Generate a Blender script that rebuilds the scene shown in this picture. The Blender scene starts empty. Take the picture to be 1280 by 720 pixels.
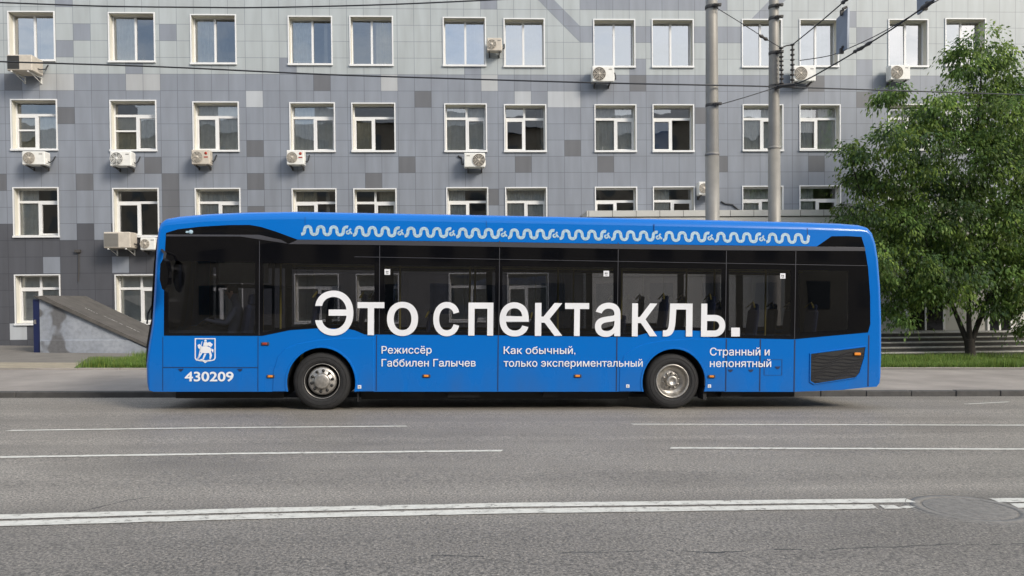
import bpy, math, random
import numpy as np
from mathutils import Vector, Matrix
from mathutils.geometry import tessellate_polygon, delaunay_2d_cdt

R = math.radians
random.seed(7)
rng = np.random.default_rng(7)
C = bpy.context.scene.collection
SC = bpy.context.scene

# ------------------------------------------------------------------ camera
F, HORIZON_SHIFT, PITCH, ROLL, CAM_H = 1000.0, 34.0, R(-1.1), 0.009, 1.83
cam_d = bpy.data.cameras.new('camera')
cam = bpy.data.objects.new('camera', cam_d); C.objects.link(cam)
cam_d.sensor_width = 36.0
cam_d.lens = 36.0 * F / 1280.0
cam_d.shift_y = HORIZON_SHIFT / 1280.0
cam_d.clip_end = 3000
cam_d.clip_start = 0.05
fw = Vector((0, math.cos(PITCH), math.sin(PITCH)))
r0 = Vector((1, 0, 0)); u0 = r0.cross(fw)
# the picture is rolled: level lines rise slightly to the right
rt = (r0 * math.cos(ROLL) - u0 * math.sin(ROLL)).normalized()
up = rt.cross(fw).normalized()
CAM = Vector((0, 0, CAM_H))
cam.matrix_world = Matrix(((rt.x, up.x, -fw.x, CAM.x), (rt.y, up.y, -fw.y, CAM.y), (rt.z, up.z, -fw.z, CAM.z), (0, 0, 0, 1)))
SC.camera = cam

# ------------------------------------------------------------------ world, sun, exposure
SUN_EL, SUN_AZ = R(32), R(48)          # azimuth from -Y towards +X
w = bpy.data.worlds.new('World'); SC.world = w; w.use_nodes = True
nt = w.node_tree; nt.nodes.clear()
o_ = nt.nodes.new('ShaderNodeOutputWorld'); bg = nt.nodes.new('ShaderNodeBackground')
sky = nt.nodes.new('ShaderNodeTexSky'); sky.sky_type = 'NISHITA'; sky.sun_disc = False
sky.sun_elevation = SUN_EL; sky.sun_rotation = math.pi - SUN_AZ
sky.air_density = 1.0; sky.dust_density = 2.0; sky.ozone_density = 1.0
tc = nt.nodes.new('ShaderNodeTexCoord'); mp = nt.nodes.new('ShaderNodeMapping'); mp.inputs['Scale'].default_value = (1, 1, 2.6)
ns = nt.nodes.new('ShaderNodeTexNoise'); ns.inputs['Scale'].default_value = 2.6; ns.inputs['Detail'].default_value = 7; ns.inputs['Roughness'].default_value = .58
cr = nt.nodes.new('ShaderNodeValToRGB'); cr.color_ramp.elements[0].position = .38; cr.color_ramp.elements[1].position = .66
mx = nt.nodes.new('ShaderNodeMix'); mx.data_type = 'RGBA'
mx.inputs['B'].default_value = (6.6, 6.9, 7.2, 1)
L = nt.links.new
L(tc.outputs['Generated'], mp.inputs['Vector']); L(mp.outputs[0], ns.inputs['Vector']); L(ns.outputs['Fac'], cr.inputs[0])
L(cr.outputs[0], mx.inputs['Factor']); L(sky.outputs[0], mx.inputs['A']); L(mx.outputs['Result'], bg.inputs[0]); L(bg.outputs[0], o_.inputs[0])
bg.inputs[1].default_value = 0.12
to_sun = Vector((math.cos(SUN_EL) * math.sin(SUN_AZ), -math.cos(SUN_EL) * math.cos(SUN_AZ), math.sin(SUN_EL)))
sl = bpy.data.lights.new('sun', 'SUN'); sl.energy = 1.6; sl.angle = R(17); sl.color = (1, .93, .82)
so = bpy.data.objects.new('sun', sl); C.objects.link(so); so.rotation_euler = (-to_sun).to_track_quat('-Z', 'Y').to_euler(); so.location = (20, -20, 40)
SC.view_settings.view_transform = 'Standard'; SC.view_settings.look = 'None'
SC.view_settings.gamma = 1; SC.view_settings.use_curve_mapping = False
SC.view_settings.exposure = 0.92
SC.cycles.max_bounces = 10; SC.cycles.transparent_max_bounces = 24
SC.cycles.caustics_reflective = False; SC.cycles.caustics_refractive = False
SC.render.resolution_x = 1280; SC.render.resolution_y = 720

# ------------------------------------------------------------------ frames: a pixel of the photo -> a ray -> a point on a real plane
def ray(px, py):
    return fw + rt * ((px - 640) / F) - up * ((py - 360 - HORIZON_SHIFT) / F)
def hit(px, py, P, n):
    d = ray(px, py); return CAM + d * ((P - CAM).dot(n) / d.dot(n))
def at(px, py, Y):                      # point at depth Y
    d = ray(px, py); return CAM + d * (Y / d.y)

ST_A, ST_G = R(5.2), R(1.05)            # street heading, and its grade down to the right
ex = Vector((math.cos(ST_A) * math.cos(ST_G), math.sin(ST_A) * math.cos(ST_G), -math.sin(ST_G)))
ey = Vector((-math.sin(ST_A), math.cos(ST_A), 0)); ez = ex.cross(ey)
O_ST = at(620, 512.5, 13.3)
M_ST = Matrix(((ex.x, ey.x, ez.x, O_ST.x), (ex.y, ey.y, ez.y, O_ST.y), (ex.z, ey.z, ez.z, O_ST.z), (0, 0, 0, 1)))
M_STi = M_ST.inverted()
FA_A = R(2.3)
M_FA = Matrix.Translation((0, 30.3, 0)) @ Matrix.Rotation(FA_A, 4, 'Z')
M_FAi = M_FA.inverted()
def bpx(px, py, t=0.0):                 # pixel -> (s, w) on the bus side
    p = M_STi @ hit(px, py, O_ST + ey * t, ey); return (p.x, p.z)
def fpx(px, py, d=0.0):                 # pixel -> (u, z) on the facade (d metres in front)
    n = Vector((-math.sin(FA_A), math.cos(FA_A), 0))
    p = M_FAi @ hit(px, py, Vector((0, 30.3, 0)) - n * d, n); return (p.x, p.z)
def road_w(t):                          # cross fall of the carriageway
    pts = [(-30, -.18), (-14, -.08), (-7.6, .11), (-5.8, .10), (0, 0), (2.2, -.05), (2.78, -.165), (60, -.165)]
    for (a, b), (c, d) in zip(pts, pts[1:]):
        if a <= t <= c: return b + (d - b) * (t - a) / (c - a)
    return 0
def gpx(px, py, w=None):                # pixel -> (s, t) on the road, or on the level w
    d = M_STi.to_3x3() @ ray(px, py); c = M_STi @ CAM
    ww = w if w is not None else 0
    for _ in range(12):
        k = (ww - c.z) / d.z; p = c + d * k
        if w is None: ww = road_w(p.y)
    return (p.x, p.y)

# ------------------------------------------------------------------ materials
def mat(name, col, rough=.5, metal=0, spec=.5, var=0, vscale=4, bump=0, bscale=60, coat=0, col2=None, detail=6, attr=None):
    m = bpy.data.materials.new(name); m.use_nodes = True
    t = m.node_tree; b = t.nodes['Principled BSDF']
    b.inputs['Base Color'].default_value = (*col, 1); b.inputs['Roughness'].default_value = rough
    b.inputs['Metallic'].default_value = metal; b.inputs['Specular IOR Level'].default_value = spec
    b.inputs['Coat Weight'].default_value = coat; b.inputs['Coat Roughness'].default_value = .03
    tc = t.nodes.new('ShaderNodeTexCoord')
    if var or col2:
        n = t.nodes.new('ShaderNodeTexNoise'); n.inputs['Scale'].default_value = vscale; n.inputs['Detail'].default_value = detail
        n.inputs['Roughness'].default_value = .6
        t.links.new(tc.outputs['Object'], n.inputs['Vector'])
        r = t.nodes.new('ShaderNodeValToRGB'); r.color_ramp.elements[0].position = .3; r.color_ramp.elements[1].position = .7
        c2 = col2 or tuple(min(1, c * (1 + var)) for c in col); c1 = col if col2 else tuple(c * (1 - var) for c in col)
        r.color_ramp.elements[0].color = (*c1, 1); r.color_ramp.elements[1].color = (*c2, 1)
        t.links.new(n.outputs['Fac'], r.inputs[0]); t.links.new(r.outputs[0], b.inputs['Base Color'])
        mr = t.nodes.new('ShaderNodeMapRange'); mr.inputs['To Min'].default_value = max(0, rough - .08); mr.inputs['To Max'].default_value = min(1, rough + .1)
        t.links.new(n.outputs['Fac'], mr.inputs[0]); t.links.new(mr.outputs[0], b.inputs['Roughness'])
    if bump:
        n = t.nodes.new('ShaderNodeTexNoise'); n.inputs['Scale'].default_value = bscale; n.inputs['Detail'].default_value = 4
        t.links.new(tc.outputs['Object'], n.inputs['Vector'])
        bp = t.nodes.new('ShaderNodeBump'); bp.inputs['Strength'].default_value = bump; bp.inputs['Distance'].default_value = .02
        t.links.new(n.outputs['Fac'], bp.inputs['Height']); t.links.new(bp.outputs[0], b.inputs['Normal'])
    return m
def glass(name, tint, refl_min=.06, refl_max=1.0, rough=0.0, wav=0.0, ior=1.5):
    m = bpy.data.materials.new(name); m.use_nodes = True; t = m.node_tree; t.nodes.clear()
    o = t.nodes.new('ShaderNodeOutputMaterial'); mixn = t.nodes.new('ShaderNodeMixShader')
    tr = t.nodes.new('ShaderNodeBsdfTransparent'); tr.inputs[0].default_value = (*tint, 1)
    g = t.nodes.new('ShaderNodeBsdfGlossy'); g.inputs['Roughness'].default_value = rough; g.inputs[0].default_value = (1, 1, 1, 1)
    fr = t.nodes.new('ShaderNodeFresnel'); fr.inputs[0].default_value = ior
    mr = t.nodes.new('ShaderNodeMapRange'); mr.inputs['To Min'].default_value = refl_min; mr.inputs['To Max'].default_value = refl_max
    t.links.new(fr.outputs[0], mr.inputs[0]); t.links.new(mr.outputs[0], mixn.inputs[0])
    if wav:
        tc = t.nodes.new('ShaderNodeTexCoord'); n = t.nodes.new('ShaderNodeTexNoise'); n.inputs['Scale'].default_value = 1.1; n.inputs['Detail'].default_value = 1
        t.links.new(tc.outputs['Object'], n.inputs['Vector'])
        bp = t.nodes.new('ShaderNodeBump'); bp.inputs['Strength'].default_value = wav; bp.inputs['Distance'].default_value = .1
        t.links.new(n.outputs['Fac'], bp.inputs['Height']); t.links.new(bp.outputs[0], g.inputs['Normal']); t.links.new(bp.outputs[0], fr.inputs['Normal'])
    t.links.new(tr.outputs[0], mixn.inputs[1]); t.links.new(g.outputs[0], mixn.inputs[2]); t.links.new(mixn.outputs[0], o.inputs[0])
    return m
M = {}
def bus_paint():                         # blue enamel, dusty towards the skirt
    m = mat('blue_paint', (.001, .135, .50), .3, spec=.25, coat=.14)
    t = m.node_tree; b = t.nodes['Principled BSDF']; tc = t.nodes.new('ShaderNodeTexCoord'); sx = t.nodes.new('ShaderNodeSeparateXYZ'); t.links.new(tc.outputs['Object'], sx.inputs[0])
    mp = t.nodes.new('ShaderNodeMapping'); mp.inputs['Scale'].default_value = (1.2, 1, .5); t.links.new(tc.outputs['Object'], mp.inputs[0])
    n = t.nodes.new('ShaderNodeTexNoise'); n.inputs['Scale'].default_value = 2.2; n.inputs['Detail'].default_value = 7; t.links.new(mp.outputs[0], n.inputs[0])
    h = t.nodes.new('ShaderNodeMapRange'); h.inputs['From Min'].default_value = .3; h.inputs['From Max'].default_value = .95; h.inputs['To Min'].default_value = .34; h.inputs['To Max'].default_value = .03; t.links.new(sx.outputs[2], h.inputs[0])
    r = t.nodes.new('ShaderNodeMapRange'); r.inputs['From Min'].default_value = .3; r.inputs['From Max'].default_value = .72; t.links.new(n.outputs['Fac'], r.inputs[0])
    mu = t.nodes.new('ShaderNodeMath'); mu.operation = 'MULTIPLY'; t.links.new(h.outputs[0], mu.inputs[0]); t.links.new(r.outputs[0], mu.inputs[1])
    x = t.nodes.new('ShaderNodeMix'); x.data_type = 'RGBA'; x.inputs['A'].default_value = (.001, .135, .50, 1); x.inputs['B'].default_value = (.05, .085, .16, 1)
    t.links.new(mu.outputs[0], x.inputs['Factor']); t.links.new(x.outputs['Result'], b.inputs['Base Color'])
    ro = t.nodes.new('ShaderNodeMapRange'); ro.inputs['To Min'].default_value = .24; ro.inputs['To Max'].default_value = .7; t.links.new(mu.outputs[0], ro.inputs[0]); t.links.new(ro.outputs[0], b.inputs['Roughness'])
    n2 = t.nodes.new('ShaderNodeTexNoise'); n2.inputs['Scale'].default_value = 1.4; n2.inputs['Detail'].default_value = 1; t.links.new(tc.outputs['Object'], n2.inputs[0])
    bp = t.nodes.new('ShaderNodeBump'); bp.inputs['Strength'].default_value = .06; bp.inputs['Distance'].default_value = .1; t.links.new(n2.outputs['Fac'], bp.inputs['Height']); t.links.new(bp.outputs[0], b.inputs['Normal']); t.links.new(bp.outputs[0], b.inputs['Coat Normal'])
    return m
M['blue'] = bus_paint()
M['black'] = mat('matte_black', (.012, .012, .013), .7, var=.3, vscale=9)
M['frit'] = mat('black_glass', (.003, .003, .004), .05, spec=.8)
M['strip'] = mat('dark_strip', (.045, .046, .055), .45)
M['busglass'] = glass('tinted_glass', (.40, .40, .42), .09, 1.0, wav=.012)
M['white'] = mat('white_vinyl', (.74, .75, .78), .4, var=.05, vscale=1.5)
M['pale'] = mat('pale_vinyl', (.33, .46, .54), .5, var=.3, vscale=30)
M['seam'] = mat('panel_gap', (.004, .02, .08), .6)
M['rubber'] = mat('tyre_rubber', (.018, .018, .019), .78, var=.3, vscale=14, bump=.2, bscale=90)
M['steel'] = mat('wheel_steel', (.42, .40, .37), .38, metal=.75, var=.25, vscale=20)
M['steel_dark'] = mat('wheel_black', (.03, .03, .03), .55, metal=.4)  # near-black metal of the front rim and its nuts
M['amber'] = mat('amber_lens', (.75, .25, .03), .2)
M['red'] = mat('red_lens', (.35, .04, .02), .2)
M['seat'] = mat('seat_fabric', (.035, .05, .11), .85, var=.2, vscale=20)
M['grey_int'] = mat('interior_grey', (.2, .2, .21), .6, var=.1, vscale=3)
M['rail'] = mat('handrail', (.5, .42, .1), .4)
M['upvc'] = mat('white_upvc', (.70, .70, .69), .4, var=.03, vscale=3)
M['reveal'] = mat('cream_reveal', (.68, .655, .57), .55, var=.06, vscale=2)
M['pane'] = glass('window_glass', (.93, .95, .92), .18, 1.0, wav=.05)
M['pane2'] = glass('coated_glass', (.5, .55, .57), .38, 1.0, wav=.04)
M['curtain'] = mat('sheer_curtain', (.74, .75, .74), .9, var=.1, vscale=5)
M['curtain_beige'] = mat('beige_curtain', (.50, .45, .33), .9, var=.12, vscale=5)
M['blind_blue'] = mat('blue_blind', (.2, .27, .45), .8)
M['room'] = mat('dim_room', (.34, .31, .27), .9, var=.35, vscale=.5)
M['acbody'] = mat('ac_white', (.70, .69, .65), .5, var=.07, vscale=6)
M['acold'] = mat('ac_beige', (.50, .45, .38), .6, var=.12, vscale=6)
M['acgrille'] = mat('ac_grille', (.05, .05, .048), .6)
M['acgrey'] = mat('ac_fan_grey', (.22, .21, .19), .6)
M['iron'] = mat('bracket_iron', (.06, .055, .05), .6)
M['pole'] = mat('galvanised_pole', (.25, .235, .205), .5, metal=.15, var=.12, vscale=3, bump=.08, bscale=30)
M['wire'] = mat('cable_black', (.02, .021, .024), .6)
M['plate'] = mat('grey_plate', (.22, .25, .30), .45, metal=.3, var=.08)
M['line'] = mat('road_paint', (.60, .585, .53), .7, var=.2, vscale=9, bump=.2, bscale=80)
def worn_paint():                        # road paint with chips worn through to the asphalt
    m = mat('road_paint', (.60, .585, .53), .7, bump=.2, bscale=80); t = m.node_tree; b = t.nodes['Principled BSDF']; tc = t.nodes.new('ShaderNodeTexCoord')
    n = t.nodes.new('ShaderNodeTexNoise'); n.inputs['Scale'].default_value = 13; n.inputs['Detail'].default_value = 9; n.inputs['Roughness'].default_value = .72; t.links.new(tc.outputs['Object'], n.inputs[0])
    r = t.nodes.new('ShaderNodeValToRGB'); e = r.color_ramp.elements; e[0].position = .36; e[0].color = (.20, .185, .165, 1); e[1].position = .43; e[1].color = (.54, .525, .47, 1); k = e.new(.6); k.color = (.64, .625, .565, 1)
    t.links.new(n.outputs['Fac'], r.inputs[0]); t.links.new(r.outputs[0], b.inputs['Base Color']); return m
M['line'] = worn_paint()
M['kerb'] = mat('kerb_concrete', (.068, .066, .063), .85, var=.25, vscale=5, bump=.3, bscale=40)
M['sidewalk'] = mat('sidewalk_asphalt', (.265, .238, .212), .85, var=.2, vscale=.9, bump=.25, bscale=90, detail=9)
M['path'] = mat('yard_asphalt', (.17, .155, .135), .92, var=.2, vscale=1.2, bump=.2, bscale=70, detail=9)
M['dirt'] = mat('sandy_dirt', (.30, .26, .19), .95, var=.2, vscale=3, bump=.4, bscale=50)
M['soil'] = mat('soil', (.09, .11, .035), .95, var=.3, vscale=4)
M['ground'] = mat('ground_far', (.12, .115, .10), .95, var=.2, vscale=.3)
M['step'] = mat('granite_step', (.48, .465, .435), .7, var=.2, vscale=12)
M['annex'] = mat('annex_panel', (.46, .455, .43), .55, var=.05, vscale=2)
M['roofing'] = mat('bitumen_roof', (.088, .081, .073), .9, var=.25, vscale=3, bump=.3, bscale=40)
M['navy'] = mat('navy_door', (.008, .014, .06), .4)
M['bark'] = mat('bark', (.026, .021, .017), .95, var=.35, vscale=14, bump=.8, bscale=22)
M['cover'] = mat('cast_iron', (.20, .188, .17), .75, metal=.0, var=.25, vscale=14, bump=.5, bscale=45)
M['skin'] = mat('skin', (.42, .25, .18), .6)
M['shirt'] = mat('shirt', (.09, .11, .16), .9)
M['hair'] = mat('hair', (.03, .02, .015), .8)
M['opp'] = mat('opposite_stucco', (.20, .165, .125), .8, var=.12, vscale=.4)
M['opp_roof'] = mat('opposite_roof', (.25, .26, .27), .6)
M['dark_glass'] = mat('opposite_glass', (.03, .035, .04), .1)

def concrete_paint():                   # patched, repainted grey-blue plaster of the ramp wall
    m = mat('patched_plaster', (.26, .29, .33), .85, bump=.2, bscale=30)
    t = m.node_tree; b = t.nodes['Principled BSDF']
    tc = t.nodes.new('ShaderNodeTexCoord')
    n = t.nodes.new('ShaderNodeTexNoise'); n.inputs['Scale'].default_value = .9; n.inputs['Detail'].default_value = 2.5; n.inputs['Roughness'].default_value = .45
    t.links.new(tc.outputs['Object'], n.inputs['Vector'])
    r = t.nodes.new('ShaderNodeValToRGB'); e = r.color_ramp.elements
    e[0].position = .44; e[0].color = (.12, .12, .125, 1); e[1].position = .47; e[1].color = (.235, .255, .29, 1)
    k = r.color_ramp.elements.new(.66); k.color = (.30, .32, .355, 1)
    n2 = t.nodes.new('ShaderNodeTexNoise'); n2.inputs['Scale'].default_value = 9; n2.inputs['Detail'].default_value = 6
    t.links.new(tc.outputs['Object'], n2.inputs['Vector'])
    mm = t.nodes.new('ShaderNodeMix'); mm.data_type = 'RGBA'; mm.blend_type = 'MULTIPLY'; mm.inputs['Factor'].default_value = .45
    r2 = t.nodes.new('ShaderNodeValToRGB'); r2.color_ramp.elements[0].position = .3; r2.color_ramp.elements[0].color = (.55, .55, .55, 1); r2.color_ramp.elements[1].position = .6
    t.links.new(n.outputs['Fac'], r.inputs[0]); t.links.new(n2.outputs['Fac'], r2.inputs[0])
    t.links.new(r.outputs[0], mm.inputs['A']); t.links.new(r2.outputs[0], mm.inputs['B']); t.links.new(mm.outputs['Result'], b.inputs['Base Color'])
    return m
M['plaster'] = concrete_paint()

TW, TH = .625, .612                     # facade tile
tu0, tz0 = fpx(91.5, 50.5)
def tile_material():
    m = bpy.data.materials.new('facade_tiles'); m.use_nodes = True; t = m.node_tree; b = t.nodes['Principled BSDF']
    at_ = t.nodes.new('ShaderNodeAttribute'); at_.attribute_name = 'Col'
    tc = t.nodes.new('ShaderNodeTexCoord'); sx = t.nodes.new('ShaderNodeSeparateXYZ'); t.links.new(tc.outputs['Object'], sx.inputs[0])
    def groove(sock, off, size):
        a = t.nodes.new('ShaderNodeMath'); a.operation = 'SUBTRACT'; a.inputs[1].default_value = off; t.links.new(sock, a.inputs[0])
        d = t.nodes.new('ShaderNodeMath'); d.operation = 'DIVIDE'; d.inputs[1].default_value = size; t.links.new(a.outputs[0], d.inputs[0])
        p = t.nodes.new('ShaderNodeMath'); p.operation = 'PINGPONG'; p.inputs[1].default_value = .5; t.links.new(d.outputs[0], p.inputs[0])
        g = t.nodes.new('ShaderNodeMath'); g.operation = 'LESS_THAN'; g.inputs[1].default_value = .009 / size; t.links.new(p.outputs[0], g.inputs[0])
        return g.outputs[0]
    mxx = t.nodes.new('ShaderNodeMath'); mxx.operation = 'MAXIMUM'
    t.links.new(groove(sx.outputs[0], tu0, TW), mxx.inputs[0]); t.links.new(groove(sx.outputs[2], tz0, TH), mxx.inputs[1])
    # rain streaks and dust: long vertical noise
    mp = t.nodes.new('ShaderNodeMapping'); mp.inputs['Scale'].default_value = (2.2, 1, .35); t.links.new(tc.outputs['Object'], mp.inputs[0])
    n = t.nodes.new('ShaderNodeTexNoise'); n.inputs['Scale'].default_value = 1.3; n.inputs['Detail'].default_value = 6; t.links.new(mp.outputs[0], n.inputs[0])
    r = t.nodes.new('ShaderNodeValToRGB'); r.color_ramp.elements[0].position = .25; r.color_ramp.elements[0].color = (.82, .81, .80, 1); r.color_ramp.elements[1].position = .65; t.links.new(n.outputs['Fac'], r.inputs[0])
    m1 = t.nodes.new('ShaderNodeMix'); m1.data_type = 'RGBA'; m1.blend_type = 'MULTIPLY'; m1.inputs['Factor'].default_value = 1
    t.links.new(at_.outputs['Color'], m1.inputs['A']); t.links.new(r.outputs[0], m1.inputs['B'])
    m2 = t.nodes.new('ShaderNodeMix'); m2.data_type = 'RGBA'; m2.blend_type = 'MULTIPLY'; m2.inputs['B'].default_value = (.56, .57, .59, 1)
    t.links.new(mxx.outputs[0], m2.inputs['Factor']); t.links.new(m1.outputs['Result'], m2.inputs['A'])
    t.links.new(m2.outputs['Result'], b.inputs['Base Color']); b.inputs['Roughness'].default_value = .42
    return m
M['tiles'] = tile_material()

def road_material():
    m = bpy.data.materials.new('asphalt'); m.use_nodes = True; t = m.node_tree; b = t.nodes['Principled BSDF']
    tc = t.nodes.new('ShaderNodeTexCoord')
    def noise(sc, det, mapping=None, rough=.6):
        n = t.nodes.new('ShaderNodeTexNoise'); n.inputs['Scale'].default_value = sc; n.inputs['Detail'].default_value = det; n.inputs['Roughness'].default_value = rough
        if mapping:
            mp = t.nodes.new('ShaderNodeMapping'); mp.inputs['Scale'].default_value = mapping
            t.links.new(tc.outputs['Object'], mp.inputs[0]); t.links.new(mp.outputs[0], n.inputs[0])
        else: t.links.new(tc.outputs['Object'], n.inputs[0])
        return n.outputs['Fac']
    def ramp(f, a, ca, b_, cb):
        r = t.nodes.new('ShaderNodeValToRGB'); r.color_ramp.elements[0].position = a; r.color_ramp.elements[0].color = (*ca, 1)
        r.color_ramp.elements[1].position = b_; r.color_ramp.elements[1].color = (*cb, 1); t.links.new(f, r.inputs[0]); return r.outputs[0]
    def mul(a, c, f=1):
        x = t.nodes.new('ShaderNodeMix'); x.data_type = 'RGBA'; x.blend_type = 'MULTIPLY'; x.inputs['Factor'].default_value = f
        t.links.new(a, x.inputs['A']); t.links.new(c, x.inputs['B']); return x.outputs['Result']
    def mr(sock):
        x = t.nodes.new('ShaderNodeMapRange'); x.inputs['From Min'].default_value = -7.3; x.inputs['From Max'].default_value = -6.9; t.links.new(sock, x.inputs[0]); return x.outputs[0]
    base = ramp(noise(.5, 5), .3, (.192, .175, .154), .7, (.236, .217, .192))
    lanes = ramp(noise(1.0, 4, (.03, 1.1, 1)), .35, (.80, .80, .80), .65, (1.10, 1.10, 1.10))     # wear running along the lanes
    grain = ramp(noise(48, 4, None, .75), .38, (.26, .26, .26), .62, (1.75, 1.73, 1.68))           # aggregate
    speck = ramp(noise(85, 1), .60, (1, 1, 1), .70, (2.1, 2.05, 1.95))
    c = mul(mul(mul(base, lanes), grain, .85), speck, .8)
    # the carriageway on the near side of the double line was laid earlier and has darkened; patchy stains elsewhere
    sy = t.nodes.new('ShaderNodeSeparateXYZ'); t.links.new(tc.outputs['Object'], sy.inputs[0])
    c = mul(c, ramp(mr(sy.outputs[1]), .0, (.80, .80, .81), 1.0, (1, 1, 1)))
    c = mul(c, ramp(noise(.45, 6, (.35, 1, 1)), .32, (.74, .74, .74), .46, (1, 1, 1)), .9)
    # tar seam along the lane and branching hairline cracks
    sx = t.nodes.new('ShaderNodeSeparateXYZ'); t.links.new(tc.outputs['Object'], sx.inputs[0])
    def mth(op, a, b2, c2=None):
        x = t.nodes.new('ShaderNodeMath'); x.operation = op
        for i, v in enumerate((a, b2, c2)):
            if v is None: continue
            if isinstance(v, (int, float)): x.inputs[i].default_value = v
            else: t.links.new(v, x.inputs[i])
        return x.outputs[0]
    wob = mth('MULTIPLY', mth('SUBTRACT', noise(.9, 6), .5), .35)
    SEAM = gpx(960, 687)[1]
    dist = mth('ABSOLUTE', mth('ADD', mth('SUBTRACT', sx.outputs[1], SEAM), wob), 0)
    brk = mth('GREATER_THAN', noise(1.3, 3, (1, .2, 1)), .47)
    seam = mth('MULTIPLY', mth('LESS_THAN', dist, .008), mth('MULTIPLY', brk, mth('GREATER_THAN', sx.outputs[0], -1.0)))
    CX = gpx(40, 652)
    d2 = mth('ABSOLUTE', mth('ADD', mth('SUBTRACT', sx.outputs[0], mth('MULTIPLY_ADD', mth('SUBTRACT', sx.outputs[1], CX[1]), .9, CX[0])), mth('MULTIPLY', wob, 1.6)), 0)
    near = mth('LESS_THAN', mth('ABSOLUTE', mth('SUBTRACT', sx.outputs[1], CX[1]), 0), .75)
    cr2 = mth('MULTIPLY', mth('LESS_THAN', d2, .011), near)
    crk = mth('MAXIMUM', seam, cr2)
    mx = t.nodes.new('ShaderNodeMix'); mx.data_type = 'RGBA'; mx.inputs['B'].default_value = (.025, .024, .023, 1)
    t.links.new(mth('MULTIPLY', crk, .95), mx.inputs['Factor']); t.links.new(c, mx.inputs['A']); t.links.new(mx.outputs['Result'], b.inputs['Base Color'])
    b.inputs['Roughness'].default_value = .58
    bp = t.nodes.new('ShaderNodeBump'); bp.inputs['Strength'].default_value = .35; bp.inputs['Distance'].default_value = .01
    t.links.new(noise(90, 3), bp.inputs['Height']); t.links.new(bp.outputs[0], b.inputs['Normal'])
    return m
M['road'] = road_material()

def leaf_material(name, base, trans):
    m = bpy.data.materials.new(name); m.use_nodes = True; t = m.node_tree; t.nodes.clear()
    o = t.nodes.new('ShaderNodeOutputMaterial'); a = t.nodes.new('ShaderNodeAttribute'); a.attribute_name = 'Col'
    hs = t.nodes.new('ShaderNodeHueSaturation'); t.links.new(a.outputs['Color'], hs.inputs['Color'])
    d = t.nodes.new('ShaderNodeBsdfPrincipled'); d.inputs['Roughness'].default_value = .55; d.inputs['Specular IOR Level'].default_value = .35
    tr = t.nodes.new('ShaderNodeBsdfTranslucent'); hs2 = t.nodes.new('ShaderNodeHueSaturation'); hs2.inputs['Value'].default_value = 1.5; hs2.inputs['Hue'].default_value = .49
    t.links.new(a.outputs['Color'], hs2.inputs['Color']); t.links.new(hs2.outputs[0], tr.inputs[0]); t.links.new(hs.outputs[0], d.inputs['Base Color'])
    mixn = t.nodes.new('ShaderNodeMixShader'); mixn.inputs[0].default_value = trans
    t.links.new(d.outputs[0], mixn.inputs[1]); t.links.new(tr.outputs[0], mixn.inputs[2]); t.links.new(mixn.outputs[0], o.inputs[0])
    return m
M['leaf'] = leaf_material('leaf', None, .5)
M['blade'] = leaf_material('grass_blade', None, .3)

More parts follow.
